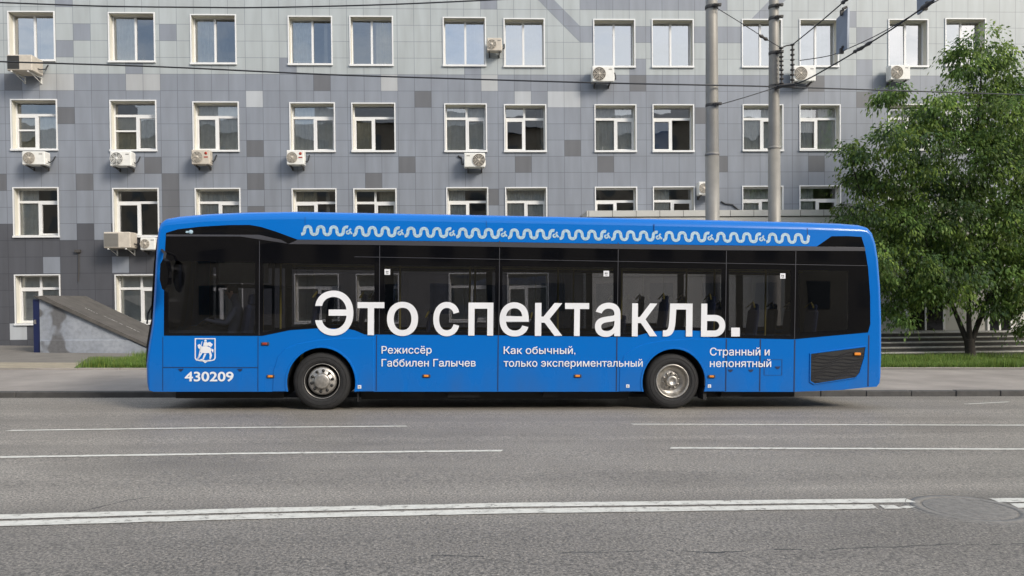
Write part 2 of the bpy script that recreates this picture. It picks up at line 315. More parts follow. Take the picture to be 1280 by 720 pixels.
# ------------------------------------------------------------------ mesh builder
class MB:
    def __init__(s): s.v = []; s.f = []; s.m = []; s.sm = []
    def add(s, vs, fs, mi=0, smooth=False):
        k = len(s.v); s.v += [tuple(v) for v in vs]
        for f in fs: s.f.append(tuple(i + k for i in f)); s.m.append(mi); s.sm.append(smooth)
    def box(s, c, d, mi=0, rot=None, bevel=0):
        x, y, z = d[0] / 2, d[1] / 2, d[2] / 2
        if bevel:
            b = min(bevel, x * .9, y * .9, z * .9); vs = []; idx = {}
            for sx in (-1, 1):
                for sy in (-1, 1):
                    for sz in (-1, 1):
                        for ax in range(3):
                            p = [sx * (x - b), sy * (y - b), sz * (z - b)]; p[ax] = (sx * x, sy * y, sz * z)[ax]
                            idx[(sx, sy, sz, ax)] = len(vs); vs.append(p)
            fs = []
            for ax in range(3):
                o1, o2 = [a for a in range(3) if a != ax]
                for sg in (-1, 1):
                    q = []
                    for a, b2 in ((-1, -1), (1, -1), (1, 1), (-1, 1)):
                        k = [0, 0, 0]; k[ax] = sg; k[o1] = a; k[o2] = b2; q.append(idx[(*k, ax)])
                    fs.append(q if (sg > 0) == (ax != 1) else q[::-1])
                for a in (-1, 1):
                    for b2 in (-1, 1):
                        k0 = [0, 0, 0]; k0[o1] = a; k0[o2] = b2; k1 = list(k0); k0[ax] = -1; k1[ax] = 1
                        fs.append([idx[(*k0, o1)], idx[(*k1, o1)], idx[(*k1, o2)], idx[(*k0, o2)]])
            for sx in (-1, 1):
                for sy in (-1, 1):
                    for sz in (-1, 1): fs.append([idx[(sx, sy, sz, a)] for a in range(3)])
        else:
            vs = [(-x, -y, -z), (x, -y, -z), (x, y, -z), (-x, y, -z), (-x, -y, z), (x, -y, z), (x, y, z), (-x, y, z)]
            fs = [(0, 3, 2, 1), (4, 5, 6, 7), (0, 1, 5, 4), (1, 2, 6, 5), (2, 3, 7, 6), (3, 0, 4, 7)]
        out = []
        for v in vs:
            v = Vector(v)
            if rot is not None: v = rot @ v
            out.append(v + Vector(c))
        s.add(out, fs, mi); return s
    def span(s, x0, x1, y0, y1, z0, z1, mi=0, bevel=0):
        return s.box(((x0 + x1) / 2, (y0 + y1) / 2, (z0 + z1) / 2), (x1 - x0, y1 - y0, z1 - z0), mi, None, bevel)
    def tube(s, pts, rad, n=8, mi=0, caps=True):
        pts = [Vector(p) for p in pts]; rs = rad if isinstance(rad, (list, tuple)) else [rad] * len(pts)
        prev = None; rings = []
        for i, p in enumerate(pts):
            d = (pts[min(i + 1, len(pts) - 1)] - pts[max(i - 1, 0)]).normalized()
            a = prev if prev is not None else (Vector((0, 0, 1)) if abs(d.z) < .9 else Vector((1, 0, 0)))
            a = (a - d * a.dot(d)).normalized(); prev = a; b = d.cross(a)
            rings.append([p + (a * math.cos(2 * math.pi * k / n) + b * math.sin(2 * math.pi * k / n)) * rs[i] for k in range(n)])
        vs = [v for r in rings for v in r]; fs = []
        for i in range(len(pts) - 1):
            for k in range(n): fs.append((i * n + k, i * n + (k + 1) % n, (i + 1) * n + (k + 1) % n, (i + 1) * n + k))
        s.add(vs, fs, mi, True)
        if caps: s.add(rings[0], [tuple(range(n))[::-1]], mi); s.add(rings[-1], [tuple(range(n))], mi)
        return s
    def lathe(s, prof, c, axis='y', n=40, mi=0):
        vs = []; fs = []
        for r, a in prof:
            for k in range(n):
                q = 2 * math.pi * k / n; x, y = r * math.cos(q), r * math.sin(q)
                v = {'y': (x, a, y), 'z': (x, y, a), 'x': (a, x, y)}[axis]
                vs.append((v[0] + c[0], v[1] + c[1], v[2] + c[2]))
        for i in range(len(prof) - 1):
            for k in range(n): fs.append((i * n + k, i * n + (k + 1) % n, (i + 1) * n + (k + 1) % n, (i + 1) * n + k))
        s.add(vs, fs, mi, True); return s
    def plate(s, loops, t0, t1, inset=0, mi=0, off=(0, 0)):   # loops of (x, z); a plate between depths t0 (back) and t1 (front), first loop outer
        def ins(lp, d):
            n = len(lp); out = []; ar = sum(lp[i][0] * lp[(i + 1) % n][1] - lp[(i + 1) % n][0] * lp[i][1] for i in range(n)); sg = 1 if ar > 0 else -1
            for i in range(n):
                a = Vector(lp[i - 1]); b = Vector(lp[i]); c = Vector(lp[(i + 1) % n])
                e1 = (b - a); e2 = (c - b)
                if e1.length < 1e-9 or e2.length < 1e-9: out.append(tuple(b)); continue
                e1.normalize(); e2.normalize(); n1 = Vector((-e1.y, e1.x)); n2 = Vector((-e2.y, e2.x)); nn = (n1 + n2)
                nn = nn / max(.35, nn.length_squared / 2) if nn.length > 1e-6 else n1
                out.append(tuple(b + nn * d * sg))
            return out
        front = [ins(lp, inset * (1 if i == 0 else -1)) if inset else lp for i, lp in enumerate(loops)]
        tri = tessellate_polygon([[Vector((x, z, 0)) for x, z in lp] for lp in front])
        fl = [(x - off[0], t1, z - off[1]) for lp in front for x, z in lp]
        s.add(fl, tri, mi)
        for lp, fp in zip(loops, front):
            n = len(lp); vs = [(x - off[0], t0, z - off[1]) for x, z in lp] + [(x - off[0], t1, z - off[1]) for x, z in fp]
            s.add(vs, [(i, (i + 1) % n, n + (i + 1) % n, n + i) for i in range(n)], mi)
        return s
    def build(s, name, mats, parent=None, matrix=None, smooth_angle=None):
        me = bpy.data.meshes.new(name); me.from_pydata(s.v, [], s.f)
        for m in (mats if isinstance(mats, (list, tuple)) else [mats]): me.materials.append(m)
        me.polygons.foreach_set('material_index', s.m); me.polygons.foreach_set('use_smooth', s.sm)
        if smooth_angle:
            me.polygons.foreach_set('use_smooth', [True] * len(s.f)); me.set_sharp_from_angle(angle=R(smooth_angle))
        me.update()
        o = bpy.data.objects.new(name, me); C.objects.link(o)
        if parent: o.parent = parent
        if matrix is not None: o.matrix_world = matrix
        return o
def empty(name, matrix):
    o = bpy.data.objects.new(name, None); C.objects.link(o); o.empty_display_size = .3; o.matrix_world = matrix; return o
def tag(o, label=None, cat=None, group=None, kind=None):
    if label: o['label'] = label
    if cat: o['category'] = cat
    if group: o['group'] = group
    if kind: o['kind'] = kind
    return o
def copy_tree(o, parent=None):
    c = o.copy(); C.objects.link(c)
    if parent: c.parent = parent
    for ch in [x for x in C.objects if x.parent == o]: copy_tree(ch, c)
    return c

# ================================================================== SETTING: street
def sheet(name, poly, w, m, kind='structure'):       # poly of (s, t) in street axes
    b = MB(); b.add([(s, t, w) for s, t in poly], tessellate_polygon([[Vector((s, t, 0)) for s, t in poly]]))
    return tag(b.build(name, m, None, M_ST), kind=kind)
b = MB(); b.add([(-700, -700, -.34), (700, -700, -.34), (700, 700, -.34), (-700, 700, -.34)], [(0, 1, 2, 3)])
tag(b.build('ground', M['ground'], None, M_ST), kind='structure')
b = MB(); ts = [-16, -14, -11, -7.6, -5.8, -4, -2, 0, 1.2, 2.2, 2.78]
for a, c in zip(ts, ts[1:]):
    b.add([(-70, a, road_w(a)), (70, a, road_w(a)), (70, c, road_w(c)), (-70, c, road_w(c))], [(0, 1, 2, 3)])
tag(b.build('road', M['road'], None, M_ST), kind='structure')
b = MB(); s = -60
while s < 60:
    l = 1.0 if s > 4 else 3.0
    b.span(s + .004, s + l - .004, 2.77 + random.uniform(-.006, .006), 2.93, -.33, .004 + random.uniform(-.006, .006), 0, .015); s += l
tag(b.build('kerb', M['kerb'], None, M_ST), kind='structure')
SWL = -.006
sheet('sidewalk', [(-70, 2.925), (70, 2.925), (70, 40), (-70, 40)], SWL, M['sidewalk'])
g1 = gpx(92, 461, SWL); g2 = gpx(1290, 460, SWL); g3 = gpx(1290, 443, SWL); g4 = gpx(112, 446.5, SWL)
l1 = gpx(0, 461.5, SWL); l2 = gpx(0, 454.5, SWL); l3 = gpx(100, 454, SWL)
sheet('path', [(-70, l2[1]), (l3[0], l3[1]), (g1[0] - .1, g1[1]), (70, g2[1]), (70, 39), (-70, 39)], SWL + .008, M['path'])
sheet('dirt', [(-70, l1[1]), (g1[0] + .3, g1[1]), (g1[0] + .6, l3[1]), (l3[0] + .3, l3[1] + .05), (-70, l2[1])], SWL + .014, M['dirt'])
GR = [g1, g2, (g2[0] + 30, g2[1]), (g2[0] + 30, g3[1]), g3, g4]
sheet('soil', GR, SWL + .02, M['soil'])
# low edging between walk and verge
b = MB(); s = -60
while s < 60:
    t = l1[1] - .16 + (g2[1] - l1[1]) * (s - l1[0]) / (g2[0] - l1[0])
    b.span(s + .003, s + .997, t, t + .09, -.2, .028 + random.uniform(-.008, .008), 0, .01); s += 1.0
tag(b.build('verge_edging', M['sidewalk'], None, M_ST), kind='structure')
sheet('sidewalk', [(-70, -40), (70, -40), (70, -16), (-70, -16)], -.03, M['sidewalk'])

# painted lines: px strips unprojected onto the carriageway
def line(pts_top, pts_bot, w=.005, name='road_marking'):
    b = MB(); vs = []; n = len(pts_top)
    for lst in (pts_top, pts_bot):
        for p in lst: s, t = gpx(*p); vs.append((s, t, road_w(t) + w))
    b.add(vs, [(n + i, n + i + 1, i + 1, i) for i in range(n - 1)])
    return tag(b.build(name, M['line'], None, M_ST), kind='structure')
def stripe(pts, wid, jag=.006):          # worn stripe of real width through picked points
    P = [Vector((*gpx(*p), 0)) for p in pts]; b = MB(); vs = []
    tot = sum((P[i + 1] - P[i]).length for i in range(len(P) - 1)); n = max(2, int(tot / .12))
    for i in range(n + 1):
        f = i / n * (len(P) - 1); k = min(int(f), len(P) - 2); p = P[k].lerp(P[k + 1], f - k); d_ = (P[k + 1] - P[k]).normalized(); q = Vector((-d_.y, d_.x, 0))
        for sg in (-1, 1):
            z = p + q * sg * (wid / 2 + random.uniform(-jag, jag))
            if i in (0, n): z += d_ * random.uniform(-.04, .04)
            vs.append((z.x, z.y, road_w(z.y) + .005))
    b.add(vs, [(2 * i, 2 * i + 2, 2 * i + 3, 2 * i + 1) for i in range(n)])
    return tag(b.build('road_marking', M['line'], None, M_ST), kind='structure')
stripe([(-60, 648.3), (0, 646.7), (320, 638.3), (640, 631.8), (1000, 627.3), (1136, 626.2)], .14)
stripe([(-60, 656.8), (0, 655.2), (320, 646.3), (640, 639.4), (1000, 634.8), (1096, 633.8)], .145)
stripe([(1098.5, 634), (1124, 634.2)], .13); stripe([(1127, 633.6), (1140, 635.5)], .11)
stripe([(1244, 625.8), (1420, 624.5)], .14); stripe([(1270, 632.6), (1420, 631)], .14)
stripe([(10, 538.5), (250, 535.3), (509, 533)], .095); stripe([(-60, 572.8), (300, 567.3), (628, 563.7)], .105)
stripe([(790, 530.6), (1340, 532)], .095); stripe([(839, 560.4), (1340, 562)], .105)
stripe([(1205, 505.5), (1262, 502.5)], .07)

# manhole
mc = gpx(1211, 635.5); mw = road_w(mc[1])
mroot = empty('manhole_cover', M_ST @ Matrix.Translation((mc[0], mc[1], mw)))
tag(mroot, 'round iron manhole cover interrupting the double white line', 'manhole cover')
b = MB(); b.lathe([(.365, -.006), (.368, .003), (.450, .003), (.456, -.03), (.472, -.03), (.478, .005), (.49, .002), (.495, -.01)], (0, 0, 0), 'z', 56); b.build('ring', M['cover'], mroot)
b = MB(); b.lathe([(.350, -.03), (.350, .002), (.342, .004), (.0005, .004)], (0, 0, 0), 'z', 56)
for i in range(-6, 7):
    for j in range(-6, 7):
        x, y = i * .048, j * .048
        if x * x + y * y < .1: b.box((x, y, .004), (.03, .03, .003), 0, Matrix.Rotation(.6, 3, 'Z'))
b.build('lid', M['cover'], mroot)

# ================================================================== BUILDING
W1 = [(10, 69), (135.5, 194), (238, 295.5), (360, 415.5), (437, 491.5), (553.5, 607.5), (629.5, 681), (741.5, 794), (814.5, 867), (927, 977.5), (999, 1048), (1110, 1160), (1181, 1232)]
Y1 = [(14, 76), (15.5, 77.5), (18, 80), (20, 81), (20, 82), (21.5, 82.5), (23, 83.5), (24, 84), (24, 84), (24, 84), (24, 83.5), (24, 83.5), (23, 82.5)]
W2 = [(13.5, 72), (137.5, 196), (241, 299), (362, 419), (439.5, 494.5), (555.5, 608.7), (630, 683), (743, 795.5), (815.5, 867.5), (928, 979), (999, 1050.5), (1110, 1161), (1181, 1233)]
Y2 = [(124, 187.5), (125, 188.5), (127, 189), (128, 189.5), (128.5, 189.5), (129.5, 189.5), (130.5, 189.5), (130.5, 189.5), (130.5, 189.5), (130.5, 188.5), (130.5, 188), (130, 187.5), (130, 187)]
W3 = [(16.5, 74), (141, 199), (244, 301), (365, 421), (442, 496), (558, 610.5), (631.5, 684), (743.5, 796.5), (816, 868.5), (927.5, 979), (999, 1051), (1110, 1161), (1181, 1233)]
Y3 = [(234, 296), (235, 296), (235, 296), (235.5, 296), (235.5, 296), (234, 296), (234, 295.5), (233.5, 295), (233, 294.5), (232.3, 293.5), (231.7, 293), (231, 292), (230.5, 291.5)]
W4 = [(18.5, 76), (144, 201), (247, 304), (368, 424), (445, 499), (561, 613), (634, 686)]
Y4 = [(343, 405.5), (343, 405), (343, 405), (342, 404), (342, 404), (341, 402), (341, 402)]
wins = []                               # (u0, u1, z0, z1, row, col)
for r_, (W, Y) in enumerate(((W1, Y1), (W2, Y2), (W3, Y3), (W4, Y4))):
    for c_, ((x0, x1), (y0, y1)) in enumerate(zip(W, Y)):
        ym = (y0 + y1) / 2; xm = (x0 + x1) / 2
        wins.append((fpx(x0, ym)[0], fpx(x1, ym)[0], fpx(xm, y1)[1], fpx(xm, y0)[1], r_, c_))
    for c_, (k, du) in enumerate(((0, -3.7), (12, 3.6))):
        if r_ == 3 and k == 12: continue
        s_ = [q for q in wins if q[4] == r_ and q[5] == k][0]
        wins.append((s_[0] + du, s_[1] + du, s_[2], s_[3], r_, 20 + c_))
M_B = M_FA @ Matrix.Translation((0, 0, 0))
bld = empty('office_building', M_B)
tag(bld, 'grey tiled office block with rows of white framed windows behind the bus', 'building')

COLS = {'L': (.385, .415, .42), 'M': (.232, .252, .288), 'D': (.135, .138, .148), 'X': (.083, .085, .096), 'W': (.43, .45, .47), 'R': (.40, .41, .415)}
def cell(px, py):
    u, z = fpx(px, py); return (math.floor((u - tu0) / TW), math.floor((z - tz0) / TH))
acc = {}
def mark(k, pts):
    for p in pts: acc[cell(*p)] = k
mark('M', [(81, 7), (103, 41), (81, 61), (215, 43), (360, 86), (162, 87), (598, 88), (615, 9), (790, 88), (1069, 29), (1087, 48), (1087, 87)])
mark('M', [(x, 8) for x in range(728, 912, 8)])
mark('M', [(x, 48) for x in range(728, 914, 8)])
mark('R', [(62, 101), (83, 101), (176, 102), (197, 102), (482, 105), (616, 106)])
mark('W', [(320, 124), (655, 124), (693, 126), (712, 126)])
mark('D', [(27, 103), (83, 138), (405, 105), (522, 125), (8, 222), (107, 222), (198, 202), (220, 223), (220, 243), (220, 262), (322, 184), (324, 223), (324, 258), (503, 204), (713, 185), (655, 204), (620, 242), (880, 145), (905, 203), (1030, 203), (790, 107), (1030, 95), (1030, 106), (1087, 125), (1065, 260), (1150, 150), (460, 225), (760, 215)])
zL = fpx(640, 95)[1]; zX = fpx(100, 273)[1]
mark('M', [(86, 284), (130, 284), (70, 322), (152, 322)]); mark('W', [(32, 422)])
U0, U1, Z0, Z1 = -48.0, 48.0, -1.5, 17.0
verts, faces, cols = [], [], []
def sub(rects, hole):
    out = []
    hx0, hx1, hz0, hz1 = hole
    for x0, x1, z0, z1 in rects:
        if hx1 <= x0 or hx0 >= x1 or hz1 <= z0 or hz0 >= z1: out.append((x0, x1, z0, z1)); continue
        if hx0 > x0: out.append((x0, hx0, z0, z1))
        if hx1 < x1: out.append((hx1, x1, z0, z1))
        a, c = max(x0, hx0), min(x1, hx1)
        if hz0 > z0: out.append((a, c, z0, hz0))
        if hz1 < z1: out.append((a, c, hz1, z1))
    return out
i0, i1 = math.floor((U0 - tu0) / TW), math.ceil((U1 - tu0) / TW); j0, j1 = math.floor((Z0 - tz0) / TH), math.ceil((Z1 - tz0) / TH)
for i in range(i0, i1):
    for j in range(j0, j1):
        x0, x1 = tu0 + i * TW, tu0 + (i + 1) * TW; z0, z1 = tz0 + j * TH, tz0 + (j + 1) * TH; zc = (z0 + z1) / 2; xc = (x0 + x1) / 2
        k = acc.get((i, j))
        if k is None:
            k = 'L' if zc > zL else ('X' if zc < zX and xc < 3.2 else 'M')
            if k == 'M' and xc < -24 and random.random() < .08: k = 'D'
        c = COLS[k]; q = random.uniform(.965, 1.035); c = tuple(a * q for a in c)
        rects = [(x0, x1, z0, z1)]
        for wn in wins:
            if wn[0] < x1 and wn[1] > x0 and wn[2] < z1 and wn[3] > z0: rects = sub(rects, (wn[0] + .05, wn[1] - .05, wn[2] + .05, wn[3] - .05))
        for a, b_, c0, d in rects:
            n = len(verts); verts += [(a, 0, c0), (b_, 0, c0), (b_, 0, d), (a, 0, d)]; faces.append((n, n + 1, n + 2, n + 3)); cols.append(c)
me = bpy.data.meshes.new('wall'); me.from_pydata(verts, [], faces); me.materials.append(M['tiles'])
ca = me.color_attributes.new('Col', 'FLOAT_COLOR', 'CORNER'); ca.data.foreach_set('color', np.repeat(np.array([(*c, 1) for c in cols], dtype=np.float32), 4, axis=0).ravel())
wall = bpy.data.objects.new('wall', me); C.objects.link(wall); wall.parent = bld
# diagonal darker bands of cladding
def band(pts):
    b = MB(); b.plate([[fpx(*p) for p in pts]], .001, -.004)
    o = b.build('cladding_band', M['tiles'], bld); ca = o.data.color_attributes.new('Col', 'FLOAT_COLOR', 'CORNER')
    ca.data.foreach_set('color', np.tile(np.array((*COLS['M'], 1), dtype=np.float32), len(ca.data)))
u_l = tu0 + math.floor((fpx(724, 48)[0] - tu0) / TW) * TW
jb = math.floor((fpx(724, 48)[1] - tz0) / TH); zb0, zb1 = tz0 + jb * TH, tz0 + (jb + 1) * TH
def band_uz(pts):
    b = MB(); b.plate([pts], .001, -.004); o = b.build('cladding_band', M['tiles'], bld)
    ca = o.data.color_attributes.new('Col', 'FLOAT_COLOR', 'CORNER'); ca.data.foreach_set('color', np.tile(np.array((*COLS['M'], 1), dtype=np.float32), len(ca.data)))
ul = min(tu0 + i * TW for (i, j) in acc if j == jb and tu0 + i * TW > 1.5 and acc[(i, j)] == 'M'); ur = max(tu0 + (i + 1) * TW for (i, j) in acc if j == jb and tu0 + i * TW < 9.5 and acc[(i, j)] == 'M')
band_uz([(ul, zb0), (ul, zb1), (ul - 2.6, zb1 + 2.6), (ul - 3.2, zb1 + 2.6)])
def clip(poly, n, d):                   # keep n.p <= d
    out = []
    for i in range(len(poly)):
        p, q = poly[i - 1], poly[i]; a, c = n[0] * p[0] + n[1] * p[1] - d, n[0] * q[0] + n[1] * q[1] - d
        if (a <= 0) != (c <= 0): f = a / (a - c); out.append((p[0] + (q[0] - p[0]) * f, p[1] + (q[1] - p[1]) * f))
        if c <= 0: out.append(q)
    return out
bp_ = [(ur, zb1), (ur, zb0), (ur + 3.2, zb1 + 2.6), (ur + 2.6, zb1 + 2.6)]
w10 = [q for q in wins if q[4] == 0 and q[5] == 9][0]
for pc in (clip(bp_, (1, 0), w10[0]), clip(clip(bp_, (-1, 0), -w10[0]), (0, -1), -w10[3])):
    if len(pc) > 2: band_uz(pc)
# the rest of the block: sides, roof, floors and a dim interior so that the panes have depth behind them
b = MB(); b.span(U0, U1, .5, 12, Z1 - .3, Z1 + .5); b.build('roof', M['opp_roof'], bld)
b = MB(); b.span(U0 - .3, U0, 0, 12, Z0, Z1); b.span(U1, U1 + .3, 0, 12, Z0, Z1); b.span(U0, U1, 12, 12.3, Z0, Z1); b.build('side_wall', M['opp'], bld)
b = MB()
b.add([(U0, 3.2, Z0), (U1, 3.2, Z0), (U1, 3.2, Z1), (U0, 3.2, Z1)], [(0, 1, 2, 3)])
for wy in (fpx(640, 108)[1], fpx(640, 212)[1], fpx(640, 317)[1], fpx(640, 424)[1], fpx(640, 2)[1]):
    b.span(U0, U1, .42, 3.19, wy - .14, wy + .12)
u = U0
while u < U1: b.span(u, u + .12, .45, 3.18, Z0, Z1); u += 4.1
b.build('interior', M['room'], bld)

def make_window(u0, u1, z0, z1, row, col):
    wd, h = u1 - u0, z1 - z0; b = MB(); T = .04
    # casing round the opening, standing proud of the tiles
    b.span(u0, u0 + T, -.035, .03, z0, z1); b.span(u1 - T, u1, -.035, .03, z0, z1)
    b.span(u0 + T, u1 - T, -.035, .03, z1 - T, z1); b.span(u0 - .01, u1 + .01, -.07, .03, z0 - .03, z0 + T)
    D0, D1 = .27, .33; a, c, lo, hi = u0 + T, u1 - T, z0 + T, z1 - T
    fr = .045
    def bar(x0, x1, za, zb, d=0): b.span(x0, x1, D0 - d, D1, za, zb)
    bar(a, a + fr, lo, hi); bar(c - fr, c, lo, hi); bar(a + fr, c - fr, lo, lo + fr * 1.1); bar(a + fr, c - fr, hi - fr, hi)
    mid = (a + c) / 2 + (.03 if col % 2 else -.02)
    zt = hi - h * .26
    if row == 0: bar(mid - .038, mid + .038, lo + fr * 1.1, hi - fr, .005)
    else:
        bar(a + fr, c - fr, zt - .045, zt + .045, .004); bar(mid - .038, mid + .038, lo + fr * 1.1, zt - .045, .006)
        if (row, col) in ((1, 5), (1, 6), (2, 4), (3, 0), (3, 1)): bar(mid - .04, mid + .04, zt + .045, hi - fr)
        if row == 1 and col in (0, 1): bar(a + fr, mid - .038, (lo + zt) / 2 + .06, (lo + zt) / 2 + .12)
        # the opening sash: a second thinner frame
        sx0, sx1 = (a + fr, mid - .038) if (row + col) % 2 else (mid + .038, c - fr)
        for (p, q, r, s_) in ((sx0, sx0 + .05, lo + fr * 1.1, zt - .045), (sx1 - .05, sx1, lo + fr * 1.1, zt - .045)): bar(p, q, r, s_, .012)
        bar(sx0 + .05, sx1 - .05, zt - .095, zt - .045, .012); bar(sx0 + .05, sx1 - .05, lo + fr * 1.1, lo + fr * 1.1 + .05, .012)
    wo = b.build('window', M['upvc'], bld)
    r = MB(); r.span(u0 + .03, u0 + T, .03, .36, z0, z1); r.span(u1 - T, u1 - .03, .03, .36, z0, z1); r.span(u0 + T, u1 - T, .03, .36, z1 - T, z1 - .03); r.span(u0 + T, u1 - T, .03, .36, z0 + .03, z0 + T)
    r.build('reveal', M['reveal'], wo)
    # separate leaves never hang quite parallel: turn the two halves a hair so that their reflections differ
    g = MB()
    for (p, q) in ((a, mid), (mid, c)):
        t1, t2 = random.uniform(-.008, .008), random.uniform(-.012, .012)
        g.add([(p, .306 - t1 - t2, lo), (q, .306 + t1 - t2, lo), (q, .306 + t1 + t2, hi), (p, .306 - t1 + t2, hi)], [(0, 1, 2, 3)])
    g.build('pane', M['pane2'] if row == 0 and col >= 5 or (row, col) == (0, 0) else M['pane'], wo)
    # what hangs behind the glass
    rr = random.Random(row * 31 + col * 7 + 5); kind = rr.random()
    def cloth(x0, x1, za, zb, m, nm='curtain', amp=.022, y=.385):
        q = MB(); n = max(6, int((x1 - x0) / .035)); vs = []
        ph = rr.random() * 6
        for i in range(n + 1):
            x = x0 + (x1 - x0) * i / n; yy = y + .0 + amp * math.sin(x * 42 + ph) + amp * .5 * math.sin(x * 19 + ph * 2)
            vs += [(x, yy, za), (x, yy, zb)]
        q.add(vs, [(2 * i, 2 * i + 2, 2 * i + 3, 2 * i + 1) for i in range(n)], 0, True); q.build(nm, m, wo)
    if row == 1 and col == 8:
        q = MB(); q.span(a, mid, .335, .345, lo, zt); q.build('blind', M['blind_blue'], wo)
    elif row == 3: cloth(a, c, lo, hi, M['curtain'], 'blind', .004, .345)
    elif row == 1 and col == 4: cloth(a, mid, lo, zt, M['curtain_beige'], amp=.015)
    elif row == 1 and col in (0, 1): cloth(a, mid, lo, zt, M['curtain_beige'], amp=.008); cloth(mid, c, lo, zt, M['curtain'], amp=.03)
    elif row == 1 and col in (2, 3, 7): cloth(a, c, lo, hi, M['curtain'], amp=.018)
    elif row == 1 and col == 10: cloth(a, mid - .1, lo, hi, M['curtain']); cloth(mid + .1, c, lo, hi, M['curtain'], y=.36)
    elif row == 0 and col in (1, 2, 3): cloth(a, mid, lo, hi, M['curtain'], amp=.02); kind < .4 and cloth(c - .3, c, lo, hi, M['curtain'])
    elif row == 2 and col == 3: cloth(a, mid, lo, hi, M['curtain_beige'], amp=.03)
    elif kind < .25: cloth(a, a + wd * .42, lo, hi, M['curtain'])
    elif kind < .55: cloth(a, c, lo, hi, M['curtain'], amp=.02)
    elif kind < .8: cloth(c - wd * .4, c, lo, hi, M['curtain_beige'])
    # things on the inner sill
    if kind > .45 and row in (0, 1, 2):
        for _ in range(rr.randint(1, 3)):
            q = MB(); x = rr.uniform(a + .25, c - .25); hh = rr.uniform(.12, .3); q.lathe([(.001, 0), (.06, 0), (.08, hh * .5), (.001, hh * .5)], (x, .5, lo), 'z', 10)
            for _k in range(7):
                aa = rr.uniform(0, 6.28); q.tube([(x, .5, lo + hh * .5), (x + .1 * math.cos(aa), .5 + .06 * math.sin(aa), lo + hh * 1.3)], [.012, .003], 4)
            q.build('potted_plant', M['leafpot'], wo)
M['leafpot'] = mat('indoor_plant', (.05, .10, .035), .7, col2=(.35, .3, .25), vscale=5)
for wn in wins: make_window(*wn)
# cable and pipe on the wall at the left
b = MB(); p = [fpx(*q) for q in ((99, 314), (99, 340), (98, 352))]; b.tube([(x, -.03, z) for x, z in p], .018, 6)
p = fpx(98, 314); b.box((p[0], -.05, p[1]), (.2, .1, .1)); b.build('conduit', M['iron'], bld)
b = MB(); p = [fpx(*q) for q in ((901, 252), (906, 255), (915, 256), (922, 262), (928, 265))]; b.tube([(x, -.03, z) for x, z in p], .03, 6); b.build('conduit', M['wire'], bld)

# entrance annex in front of the facade, and its steps
AD = 1.5
au0, az1 = fpx(735, 263.5, AD); au1 = au0 + 27
b = MB(); b.span(au0, au1, -AD, -.04, -1.6, az1 - .25)
an = b.build('entrance_annex', M['annex'], bld)
b = MB(); b.span(au0 - .05, au1 + .05, -AD - .05, -.03, az1 - .22, az1); b.build('parapet', M['annex'], an)
b = MB(); u = au0 + .02
while u < au1: b.span(u - .008, u + .008, -AD - .055, -AD - .04, az1 - .24, az1 - .01); u += .86
for z in (az1 - 1.2, az1 - 2.4): b.span(au0, au1, -AD - .004, -AD + .01, z - .008, z + .008)
b.build('panel_joint', M['iron'], an)
for (p0, p1) in ((1135, 1178), (1236, 1262), (1010, 1050)):
    a0 = fpx(p0, 400, AD)[0]; a1 = fpx(p1, 400, AD)[0]; zt = fpx(p0, 335, AD)[1]; zb = fpx(p0, 413, AD)[1]
    b = MB(); b.span(a0, a1, -AD - .03, -AD + .02, zb, zt); d = b.build('door', M['frit'], an)
    b = MB(); b.span(a0 - .08, a0, -AD - .06, -AD, zb, zt + .08); b.span(a1, a1 + .08, -AD - .06, -AD, zb, zt + .08); b.span(a0, a1, -AD - .06, -AD, zt, zt + .08); b.span((a0 + a1) / 2 - .03, (a0 + a1) / 2 + .03, -AD - .05, -AD - .03, zb, zt)
    b.build('door_frame', M['upvc'], d)
sx0 = fpx(1010, 430, AD)[0]; sx1 = fpx(1330, 430, AD)[0]; stz = fpx(1180, 414, AD)[1]
srt = empty('entrance_steps', M_FA @ Matrix.Translation(((sx0 + sx1) / 2, -AD - 1.0, -.55)))
tag(srt, 'low grey granite steps rising to the entrance behind the tree', 'steps')
for k in range(6):
    b = MB(); yb = -AD - .35 - .33 * (k + 1); ztop = stz - .155 * k; ins = .42 * (5 - k)
    b.span(sx0 + ins - (sx0 + sx1) / 2, sx1 - ins * .3 - (sx0 + sx1) / 2, yb + AD + 1.0, .96, -.75, ztop + .55 - .04, 0)
    b.span(sx0 + ins - .03 - (sx0 + sx1) / 2, sx1 - ins * .3 + .03 - (sx0 + sx1) / 2, yb + AD + .96, .955 - .001 * k, ztop + .55 - .04, ztop + .55, 1, .008)
    b.build('step', [M['kerb'], M['step']], srt)

# basement stair cover: plastered wedge with bitumen roof and a navy door
DW = 26.0
wp = [at(48, 367, DW), at(184, 434, DW), at(184, 440, DW), at(48, 440, DW)]
wr = empty('basement_stair_cover', Matrix.Translation(at(110, 440, DW + 1.3)) @ Matrix.Rotation(FA_A, 4, 'Z'))
tag(wr, 'patched plaster wedge with a sloping bitumen roof over a basement stair, left of the bus', 'stair cover')
wi = wr.matrix_world.inverted()
q = [wi @ at(49, 371, DW), wi @ at(186, 436, DW), wi @ at(186, 441, DW), wi @ at(49, 441, DW)]
y0 = q[0].y; DP = 2.6
b = MB()
zlow = q[3].z - .5; zpl = q[3].z + .42
vs = [(q[0].x, y0, q[0].z), (q[1].x, y0, q[1].z), (q[1].x, y0, zlow), (q[0].x, y0, zlow)]
vs += [(x, y0 + DP, z) for x, _, z in vs]
b.add(vs, [(0, 3, 2, 1), (4, 5, 6, 7), (3, 7, 6, 2), (0, 4, 7, 3), (1, 2, 6, 5)])
b.build('side_wall', M['plaster'], wr)
b = MB(); sl_ = (q[1].z - q[0].z) / (q[1].x - q[0].x); xe = q[0].x + (zpl - q[0].z) / sl_
